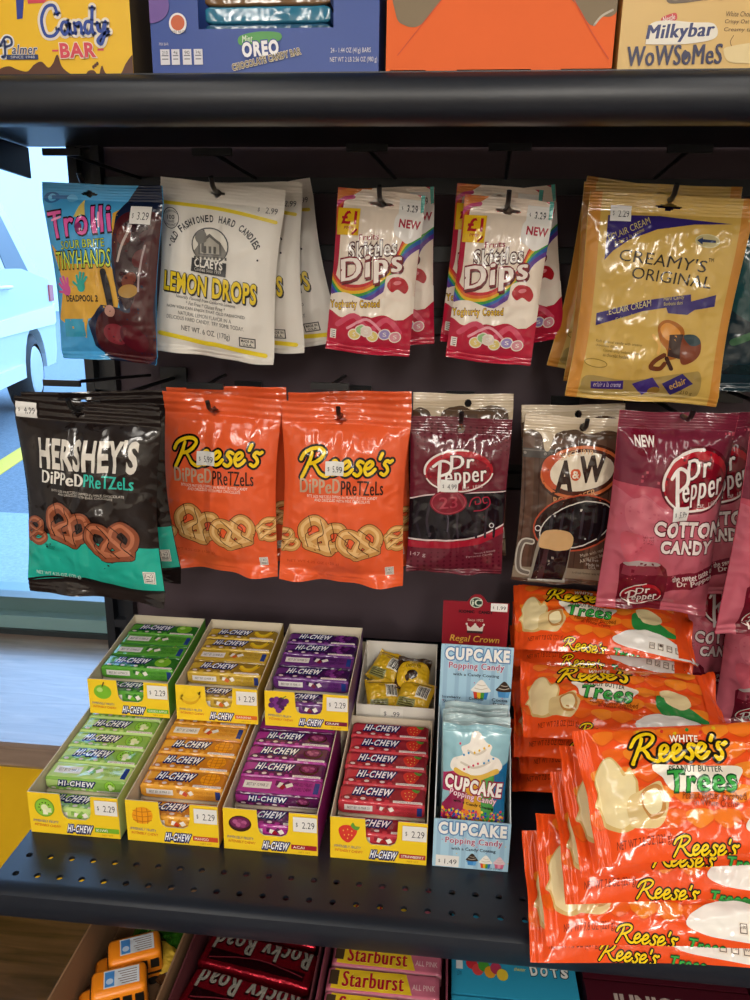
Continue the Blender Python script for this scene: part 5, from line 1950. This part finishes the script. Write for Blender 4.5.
for k, (b, P, pi_, ro, yaw, lab) in enumerate((
        (TREE, (.0873, .5103, .8270), 46, -3, 0, 'bottom orange tree candy bag of the slanted stack, over the shelf edge'),
        (TREE2, (.0962, .5039, .8500), 46, -4, 0, 'orange tree candy bag second from the bottom of the slanted stack'),
        (TREE, (.1095, .5115, .8862), 46, -5, 0, 'orange tree candy bag third down in the slanted stack'),
        (TREE2, (.1172, .5099, .9120), 48, -8, 0, 'orange tree candy bag directly under the topmost one'),
        (TREE, (.1255, .5040, .9270), 48, -8, 0, 'topmost orange tree candy bag of the pile, its front fully showing'),
        (TREE2, (.0886, .68, .9284), 70, 1, 0, 'orange tree candy bag lying flat at the back, below the topmost rear one'),
        (TREE, (.0820, .6875, .9022), 70, 2, 0, 'orange tree candy bag second down in the flat rear stack'),
        (TREE2, (.0900, .695, .8762), 71, 0, 0, 'orange tree candy bag third down in the flat rear stack'),
        (TREE, (.0850, .7025, .8502), 74, 1, 0, 'lowest orange tree candy bag of the flat rear stack'),
        (TREE, (.0880, .812, .9600), 64, 2, 0, 'rear orange tree candy bag under the pink bags, half covered'),
        (TREE2, (.0900, .820, .9330), 66, 1, 0, 'orange tree candy bag buried under the rear one'),
        (TREE, (.0920, .826, .9040), 68, 0, 0, 'orange tree candy bag buried deep behind the flat stack'),
        (TREE2, (.0920, .832, .8740), 72, 0, 0, 'orange tree candy bag lying on the shelf behind the flat stack'))):
    if k < 5:
        P = Vector(P) + Vector((0, -.695, .719)) * (.005 * k + (.003 if k == 3 else .0125 if k == 4 else 0))
    put(b, P, pi_, ro, lab, yaw)
for x, y, ro, lab in ((.285, .952, 1, 'pink cotton candy bag propped low behind the orange pile'), (.345, .893, -2, 'pink cotton candy bag propped low at the edge behind the orange pile')):
    b = BAG['cotton']
    b.spawn('candy_bag', lab, 'candy bag', Matrix.Translation((x + b.W / 2, y, zd + b.H + .004)) @ Matrix.Rotation(radians(ro), 4, 'Y'), 'pink bags leaning behind the pile', False)
# ------------------------------------------------------------------ boxes on the upper shelf
ZT = ztop + .0006


def carton(name, label, x0, x1, y, D, H, key, art, side=None, window=None, cut=None):
    r = empty(name, (x0, y, ZT), label, 'candy box')
    w_ = x1 - x0
    c = MB()
    if window:
        wx0, wx1, wz = window
        c.box((0, 0, 0), (w_, .0015, wz), key)
        c.box((0, 0, wz), (wx0, .0015, H), key)
        c.box((wx1, 0, wz), (w_, .0015, H), key)
        c.box((0, .0015, 0), (.0015, D, H), side or key)
        c.box((w_ - .0015, .0015, 0), (w_, D, H), side or key)
        c.box((0, D, 0), (w_, D + .0015, H), side or key)
        c.box((.0015, .0015, 0), (w_ - .0015, D, .0015), side or key)
    else:
        c.box((0, 0, 0), (w_, D, H), side or key)
        c.box((0, -.0004, 0), (w_, 0, H), key)
    flat(c, art, (0, -.0005, H), (w_, -.0005, H), (0, -.0005, 0))
    c.build('carton', r)
    return r


YF = .684
xa = [at(p, 60, y=YF).x for p in (-80, 150, 381, 615, 860)]
xb = at(133, 60, y=YF).x
# candy bar box: art in zoom pixels of the photograph (190 px of it across 750)
H_ = .115
u = .607 / 760                                                  # metres a photo pixel covers at this depth
A = Art(((0 - 80 / .2533, 292 - H_ / u / .2533), (525, 290 - H_ / u / .2533), (525, 290), (-80 / .2533, 292)), 'C')
A.B([(-40, 300), (0, 262), (40, 250), (70, 262), (110, 270), (140, 245), (170, 234), (195, 256), (215, 240), (235, 208), (250, 255), (290, 285), (330, 290), (350, 270), (372, 268), (390, 285), (405, 250), (420, 280), (470, 285), (500, 240), (530, 215), (530, 310), (-40, 310)], '5a3424')
for k in range(3):
    A.E(372 + k * 8, 255 - 6 * k, 5, 7, '5a3424')
A.P([(95, -30), (130, -30), (112, 75), (90, 78)], '2a3f9a')
A.P([(135, -10), (180, 0), (260, -30), (200, 20), (138, 22)], 'd84a5a')


def pen(A, x, y, w_, h, segs, wd, cols):
    for k, col in cols:
        for sg in segs:
            A.S([(x + w_ * p[0], y + h * p[1]) for p in sg], wd * k, col, n=5)


cursive = [[(.26, .28), (.22, .06), (.1, .1), (.02, .4), (.06, .75), (.18, .78), (.27, .62)],
           [(.42, .48), (.34, .46), (.3, .62), (.35, .76), (.42, .6), (.43, .48), (.44, .7), (.48, .72)],
           [(.5, .48), (.51, .74)], [(.51, .56), (.57, .47), (.6, .56), (.6, .73), (.64, .72)],
           [(.75, .47), (.68, .46), (.65, .6), (.69, .74), (.75, .6), (.78, .1)], [(.76, .4), (.76, .68), (.8, .74)],
           [(.84, .48), (.85, .66), (.9, .68), (.95, .48)], [(.96, .46), (.93, .8), (.88, 1.0), (.83, .92), (.9, .78), (1.0, .7)]]
pen(A, 180, 22, 262, 150, cursive, 12, ((2.6, 'e9e0d0'), (1.0, '2c4aa0')))
A.R(216, 190, 240, 197, 'd84a5a')
A.R(392, 188, 416, 195, 'd84a5a')
A.T('BAR', 248, 166, 388, 222, 'd84a5a', .04, 0, -1, out=((.04, 'f0e4d0'),))
pen(A, 15, 130, 145, 90, [[(.12, .3), (.1, .9), (.02, .95)], [(.0, .5), (.15, .15), (.3, .2), (.3, .45), (.12, .55)]], 9, ((2.2, 'e8e8ea'), (1, '2a3a6a')))
A.T('almer', 62, 172, 158, 206, '2a3a6a', .03, .2, 0, out=((.06, 'e8e8ea'),))
A.R(35, 208, 160, 226, '2a3a6a')
A.T('SINCE 1948', 52, 212, 146, 222, 'c8c8d0', .01)
carton('candy_box', 'yellow candy bar box on the upper shelf beside the blue box', xa[0], xb, YF, .11, H_, 'efbf24:C', A, side='5a4c34:C')

H2 = .12
sc = 1 / .32
A = Art(((6, 222 - H2 / u * sc), (722, 222 - H2 / u * sc), (722, 222), (6, 222)), 'C')
A.E(10, 20, 60, 50, '6a4a9a')
A.E(95, 72, 28, 30, 'e8e4e4')
A.E(95, 70, 22, 22, 'c85a2a')
A.T('TREE NUTS', 70, 92, 120, 100, '2a2a4a', .0)
for k, (t, w_) in enumerate((('210', 30), ('4g', 26), ('90', 28), ('24g', 28))):
    x = 34 + k * 36
    A.R(x, 145, x + w_, 190, 'd8d8e0')
    A.R(x + 4, 162, x + w_ - 4, 165, '6a6a7a')
    A.T(t, x + 6, 150, x + w_ - 6, 160, '2a2a3a', .01)
    A.R(x + 5, 172, x + w_ - 5, 175, '6a6a7a')
A.T('PER BAR', 32, 126, 62, 134, 'c8c8d8', .0)
A.B([(290, 110), (350, 98), (415, 102), (414, 124), (350, 130), (292, 136)], '4a9a4a')
A.T('Mint', 298, 108, 330, 128, 'e0ecd8', .02, .1, -3)
A.T('OREO', 296, 124, 412, 168, 'eeeef2', .05, 0, -4, out=((.06, '1c3f8a'),))
A.T('CHOCOLATE CANDY BAR', 262, 168, 482, 186, '2a1a14', .02, 0, -12, out=((.09, 'ddd0b0'),))
A.T('24 - 1.44 OZ (41g) BARS', 574, 146, 698, 164, 'd8d8e0', .0)
A.T('NET WT 2 LB 2.56 OZ (980 g)', 572, 172, 718, 190, 'd8d8e0', .0)
wx = xa[2] - xa[1] - .004
blue = carton('candy_box', 'blue cookie chocolate bar display box with an open front window', xa[1] + .002, xa[2] - .002, YF, .11, H2, '24479a:C', A, side='3a5aa8:C', window=(wx * .215, wx * .805, (222 - 88) / sc * u))
BARS = [stick_mesh(wx * .55, .026, .0125, Art((1, 1)), c_, r=.002) for c_ in ('2f7a9a', '7a5a3a', '2a5a7a')]
for k in range(7):
    o = link('chocolate_bar', BARS[k % 3])
    o.location = (xa[1] + .002 + wx * .51, YF + .02, ZT + .0018 + k * .0128)
    tag(o, 'wrapped bar stacked inside the open blue box, ' + ('lowest', 'second', 'third', 'fourth', 'fifth', 'sixth', 'topmost')[k] + ' of its stack', 'chocolate bar', 'bars in the open blue box')

H3 = .12
A = Art(((24, 190 - H3 / u * 2.885), (702, 190 - H3 / u * 2.885), (702, 190), (24, 190)), 'P')
A.B([(45, -60), (200, -60), (190, 0), (150, 50), (118, 75), (80, 72), (52, 45)], '8a7a62')
A.B([(548, -60), (700, -60), (704, 30), (690, 55), (655, 58), (640, 78), (620, 70), (590, 30), (560, 0)], '8a7a62')
A.S([(690, 40), (660, 55), (640, 78)], 6, 'cabfae')
A.S([(190, 5), (118, 85), (60, 150)], 3, 'd8583a')
A.S([(570, 5), (630, 90), (690, 165)], 3, 'd8583a')
r = empty('candy_box', (xa[2] + .004, YF, ZT), 'plain orange cardboard box with torn grey patches', 'candy box')
c = MB()
w_ = xa[3] - xa[2] - .006
c.box((0, .001, .003), (w_, .1, H3), 'c8562a:P')
c.box((0, 0, .003), (w_, .001, H3), 'ef6a2c:P')
for a0, a1 in ((.0, .02), (.18, .32), (.65, .78)):
    c.box((w_ * a0, -.0003, 0), (w_ * a1, .004, .003), 'ef6a2c:P')
flat(c, A, (0, 0, H3), (w_, 0, H3), (0, 0, .003))
c.build('carton', r)
yl = MB()
yl.box((w_ - .002, .012, .002), (w_ + .0015, .018, H3), 'e8c020:P')
tag(yl.build('inner_flap', r), 'yellow inner flap')

H4 = .115
A = Art(((75, 335 - H4 / u * 5), (75 + 245 * 5, 335 - H4 / u * 5), (75 + 245 * 5, 335), (75, 335)), 'C')
A.B([(260, -60), (700, -60), (640, 0), (480, 28), (330, 40), (290, 20)], '6a5a48')
for k in range(8):
    A.E(300 + k * 38, 12 + (k % 2) * 8, 16, 9, '8a7a62')
A.B([(280, 100), (340, 80), (356, 92), (350, 112), (290, 126)], 'c8383a')
A.T('Nestle', 286, 90, 346, 114, 'f0e0d8', .02, .1, -14)
A.B([(210, 205), (222, 130), (300, 112), (440, 122), (548, 130), (560, 190), (420, 214), (230, 214)], 'e8e2d4')
A.T('Milkybar', 214, 126, 548, 206, '24306c', .05, .15, -2)
A.T('WoWSoMeS', 122, 218, 604, 306, '24244e', .04, 0, -1)
A.B([(400, 262), (416, 240), (434, 262), (424, 282), (408, 282)], '24244e')
for k, t in enumerate(('White Chocolate &', 'Crispy Oat Cereal', 'Creamy tasting')):
    A.T(t, 600, 78 + k * 34, 800, 100 + k * 34, '5a3a24', .01, .1, 1)
A.S([(652, 180), (640, 205), (650, 228)], 3, '5a3a24')
A.B([(610, 240), (650, 225), (720, 215), (850, 205), (900, 300), (720, 300), (640, 290)], 'e2cc96')
carton('candy_box', 'beige white-chocolate cereal snack box at the end of the upper shelf', xa[3] + .002, xa[4], YF, .11, H4, 'd9b46c:C', A)

# ------------------------------------------------------------------ the shelf below
ZL = zl + .0004


def open_tray(name, label, x0, x1, y0, y1, h, inner, outer, price=None):
    r = empty(name, (x0, y0, ZL), label, 'display tray')
    w_, d_ = x1 - x0, y1 - y0
    c = MB()
    t = .0015
    c.box((0, 0, 0), (w_, d_, t), inner)
    c.box((0, 0, t), (t, d_, h), inner)
    c.box((w_ - t, 0, t), (w_, d_, h), inner)
    c.box((t, 0, t), (w_ - t, t, h * .7), outer)
    c.box((t, d_ - t, t), (w_ - t, d_, h), inner)
    c.build('carton', r)
    return r


def T_(px, py, y):
    return at(px, py, y=y)


open_tray('display_tray', 'brown cardboard tray holding orange toy buses', -.322, -.228, .455, .665, .058, '8a6a4e:P', '8a6a4e:P')


def bus(x, y, rot, label):
    M = Matrix.Translation((x, y, ZL + .0018)) @ Matrix.Rotation(radians(rot), 4, 'Z') @ Matrix.Scale(.82, 4)
    r = empty('toy_bus', label=label, cat='toy bus', group='orange toy buses', M=M)
    OR = 'f08a1c:G'

    def rounded(name, pf, y0, y1, key, rr=.006, lab=None):
        """profile of (x, z) extruded over the width with softened edges"""
        bm = bmesh.new()
        a = [bm.verts.new((p[0], y0, p[1])) for p in pf]
        f = bm.faces.new(a)
        ret = bmesh.ops.extrude_face_region(bm, geom=[f])
        bmesh.ops.translate(bm, verts=[v for v in ret['geom'] if isinstance(v, bmesh.types.BMVert)], vec=(0, y1 - y0, 0))
        bmesh.ops.recalc_face_normals(bm, faces=bm.faces)
        bmesh.ops.bevel(bm, geom=list(bm.edges), offset=rr, segments=3, profile=.5, affect='EDGES')
        me = bpy.data.meshes.new(name)
        bm.to_mesh(me)
        bm.free()
        me.materials.append(mat(key))
        for p in me.polygons:
            p.use_smooth = True
        return tag(link(name, me, r), lab)
    rounded('body', [(-.034, .006), (.022, .006), (.026, .02), (.026, .046), (-.034, .046)], -.0185, .0185, OR, .007)
    rounded('hood', [(.024, .006), (.042, .006), (.043, .018), (.038, .024), (.024, .027)], -.0165, .0165, OR)
    for s_ in (-1, 1):
        for k in range(4):
            m_ = MB()
            x0 = -.03 + k * .0128
            m_.box((x0, s_ * .0187 - .0006, .026), (x0 + .0095, s_ * .0187 + .0006, .038), '1c1a18:G')
            m_.build('window', r)
        m_ = MB()
        m_.box((-.032, s_ * .0187 - .0005, .017), (.02, s_ * .0187 + .0005, .0195), '2a1c10:G')
        m_.build('stripe', r)
    m_ = MB()
    for k in range(3):
        m_.box((.0255, -.0125 + k * .009, .03), (.0267, -.0055 + k * .009, .041), '1c1a18:G')
    m_.build('windscreen', r)
    m_ = MB()
    m_.box((-.0346, -.012, .028), (-.0338, .012, .04), '1c1a18:G')
    m_.build('rear_window', r)
    m_ = MB()
    A = Art((60, 30), 'F')
    A.R(0, 0, 60, 30, 'd8dde4')
    A.R(42, 2, 58, 28, '4a8ad0')
    for k in range(6):
        A.R(4, 3 + k * 4.2, 30 + (k % 3) * 3, 4.6 + k * 4.2, '8a7a78')
    A.E(50, 11, 6, 5, 'b8cfe8')
    # the label lies face up
    m_ = MB()
    flat(m_, A, (-.026, .0115, .0462), (.012, .0115, .0462), (-.026, -.0115, .0462))
    tag(m_.build('roof_label', r), 'white and blue roof label')
    for x in (-.022, .026):
        for s_ in (-1, 1):
            m_ = MB()
            M2 = Matrix.Translation((x, s_ * .0165, .0068)) @ Matrix.Rotation(pi / 2, 4, 'X') @ Matrix.Translation((0, 0, -.002))
            m_.lathe([(0, 0), (.0055, 0), (.0068, .001), (.0068, .004), (.0055, .005), (0, .005)], 16, '1a1a1a:G', M2)
            m_.build('wheel', r)


P = at(110, 980, z=ZL + .037)
bus(P.x + .005, P.y, 203, 'orange toy bus at the tray front with a pale roof label')
P = at(131, 948, z=ZL + .037)
bus(P.x, P.y, 205, 'second orange toy bus, further back in the tray')
P = at(172, 945, z=ZL + .02)
gb = Bag(.06, .06, .018, Art((1, 1)), '4a9a2c', fin='M', seed=51, t0=.1, t1=.9, hole=None, crinkle=1.2)
gb.spawn('candy_packet', 'green shiny candy packet beside the toy buses', 'candy packet', Matrix.Translation((-.268, .63, ZL + .02)) @ Matrix.Rotation(radians(-80), 4, 'X'))
lb = MB()
A = Art((50, 30), 'P')
A.B([(5, 15), (15, 5), (35, 5), (46, 15), (35, 26), (14, 26)], 'e0b83a')
ob = Bag(.045, .035, .01, A, '5a3a22', fin='F', seed=53, t0=.1, t1=.9, hole=None, crinkle=.6)
ob.spawn('candy_packet', 'small brown packet with a yellow oval beside the toy buses', 'candy packet', Matrix.Translation((-.247, .59, ZL + .018)) @ Matrix.Rotation(radians(-75), 4, 'X') @ Matrix.Rotation(radians(30), 4, 'Y'))

# red marshmallow bars
open_tray('display_tray', 'dark red printed tray of metallic marshmallow bars', -.222, -.098, .455, .66, .05, '5a2a30:P', '7a1c28:P')
A = Art((120, 90), 'M')
A.P([(8, 4), (112, 4), (112, 16), (8, 12)], '3a0c14')
A.T('Rocky Road', 8, 16, 112, 42, 'ece6d8', .05, 0, 0, out=((.06, '2a0a10'),))
A.S([(10, 8), (60, 14), (110, 6)], 1.2, 'c84a5a')
RB = stick_mesh(.112, .038, .014, A, 'a01428', fin='M', ends=.08)
for k, (yy, rz, zz) in enumerate(((.485, 170, 0), (.527, 169, .0), (.572, 171, .0), (.617, 172, 0))):
    o = link('candy_bar', RB)
    o.matrix_world = Matrix.Translation((-.16 + (.001, -.002, .002, 0)[k], yy, ZL + .017)) @ Matrix.Rotation(radians(rz), 4, 'Z') @ Matrix.Rotation(radians(0), 4, 'X')
    tag(o, 'red metallic marshmallow bar lying upside down, ' + ('first', 'second', 'third', 'fourth')[k] + ' row from the tray front', 'candy bar', 'red bars in the printed tray')
mb = MB()
mb.box((0, 0, 0), (.118, .195, .0145), '5a2a30:P')
tag(mb.build('tray_insert', None, (-.219, .4605, ZL + .0016)), 'flat card insert under the red marshmallow bars', 'card insert')

# fruit chew sticks
open_tray('display_tray', 'pink printed tray of fruit chew sticks with yellow lettering bands', -.094, .022, .455, .66, .05, '7a3a4a:P', 'b85a70:P')
A = Art((100, 84), 'F')
A.P([(6, 2), (70, 2), (76, 24), (4, 24)], 'e6c02a')
A.T('Starburst', 14, 4, 68, 21, 'b01c30', .05, .0, 0, out=((.04, 'f0d84a'),))
A.R(2, 4, 10, 20, '4a3a2a')
A.T('ALL PINK', 76, 12, 96, 18, 'e8c8c8', .01)
A.R(0, 26, 100, 40, 'b87a86')
A.R(6, 29, 50, 37, 'd8c8b8')
SB = stick_mesh(.104, .026, .017, A, 'c46a80', ends=.04)
for k in range(7):
    o = link('candy_stick', SB)
    o.matrix_world = Matrix.Translation((-.036 + R.uniform(-.002, .002), .474 + k * .0268, ZL + .018 + .0008)) @ Matrix.Rotation(radians(R.uniform(-1.0, 1.0)), 4, 'Z')
    tag(o, 'pink and yellow fruit chew stick, ' + ('first', 'second', 'third', 'fourth', 'fifth', 'sixth', 'seventh')[k] + ' row from the tray front', 'candy stick', 'fruit chew sticks in the pink tray')
mb = MB()
mb.box((0, 0, 0), (.111, .195, .0165), '7a3a4a:P')
tag(mb.build('tray_insert', None, (-.0915, .4605, ZL + .0016)), 'flat card insert under the pink fruit chew sticks', 'card insert')

# gumdrop boxes
A = Art((110, 50), 'C')
A.R(0, 0, 110, 50, '2f9ac0')
A.R(4, 8, 10, 22, 'd8dde0')
A.T('LOW', 5, 24, 9, 30, '1c3a5a', .0)
for k in range(6):
    A.E(18 + k * 5.4, 14 + (k * 7) % 12, 5, 7, ('c8303a', 'd8484a', '4a9a3a', 'e8a02a', 'b83a5a', 'e8c83a')[k])
A.T('theater', 56, 14, 66, 18, 'e8e070', .02, .2)
for k, ch in enumerate('DOTS'):
    A.T(ch, 70 + k * 9, 10, 76.5 + k * 9, 22, 'f2f0ea', .05, 0, (-6, 5, -4, 6)[k], out=((.06, '10242c'),))
for k, (yy, zz) in enumerate(((.478, 0), (.527, 0), (.576, 0), (.625, 0))):
    mb = MB()
    mb.box((0, 0, 0), (.116, .046, .034), '2f9ac0:C')
    flat(mb, A, (0, .046, .034), (.116, .046, .034), (0, 0, .034))
    flat(mb, A, (0, 0, .034), (.116, 0, .034), (0, 0, 0))
    o = mb.build('candy_box', None, (.026, yy - .023, ZL))
    tag(o, 'blue gumdrop box lying flat, ' + ('first', 'second', 'third', 'fourth')[k] + ' row from the shelf front', 'candy box', 'blue gumdrop boxes on the lower shelf')

# dark maroon boxes
A = Art((150, 60), 'C')
A.R(0, 0, 150, 60, '4a1420')
A.T('JUNIOR', 22, 12, 92, 34, 'b8a8a0', .05, 0, 0)
A.T('MINTS', 96, 12, 140, 34, 'b8a8a0', .05, 0, 0)
for k in range(2):
    for j in range(3):
        mb = MB()
        mb.box((0, 0, 0), (.15, .06, .03), '4a1420:C')
        flat(mb, A, (0, .06, .03), (.15, .06, .03), (0, 0, .03))
        o = mb.build('candy_box', None, (.150 + k * .153, .462 + j * .0625, ZL))
        tag(o, 'dark maroon candy box ' + ('beside the blue boxes', 'further from the blue boxes')[k] + ', ' + ('front', 'middle', 'back')[j] + ' row', 'candy box', 'maroon boxes on the lower shelf')

for me in list(bpy.data.meshes):
    if me.users == 0:
        bpy.data.meshes.remove(me)
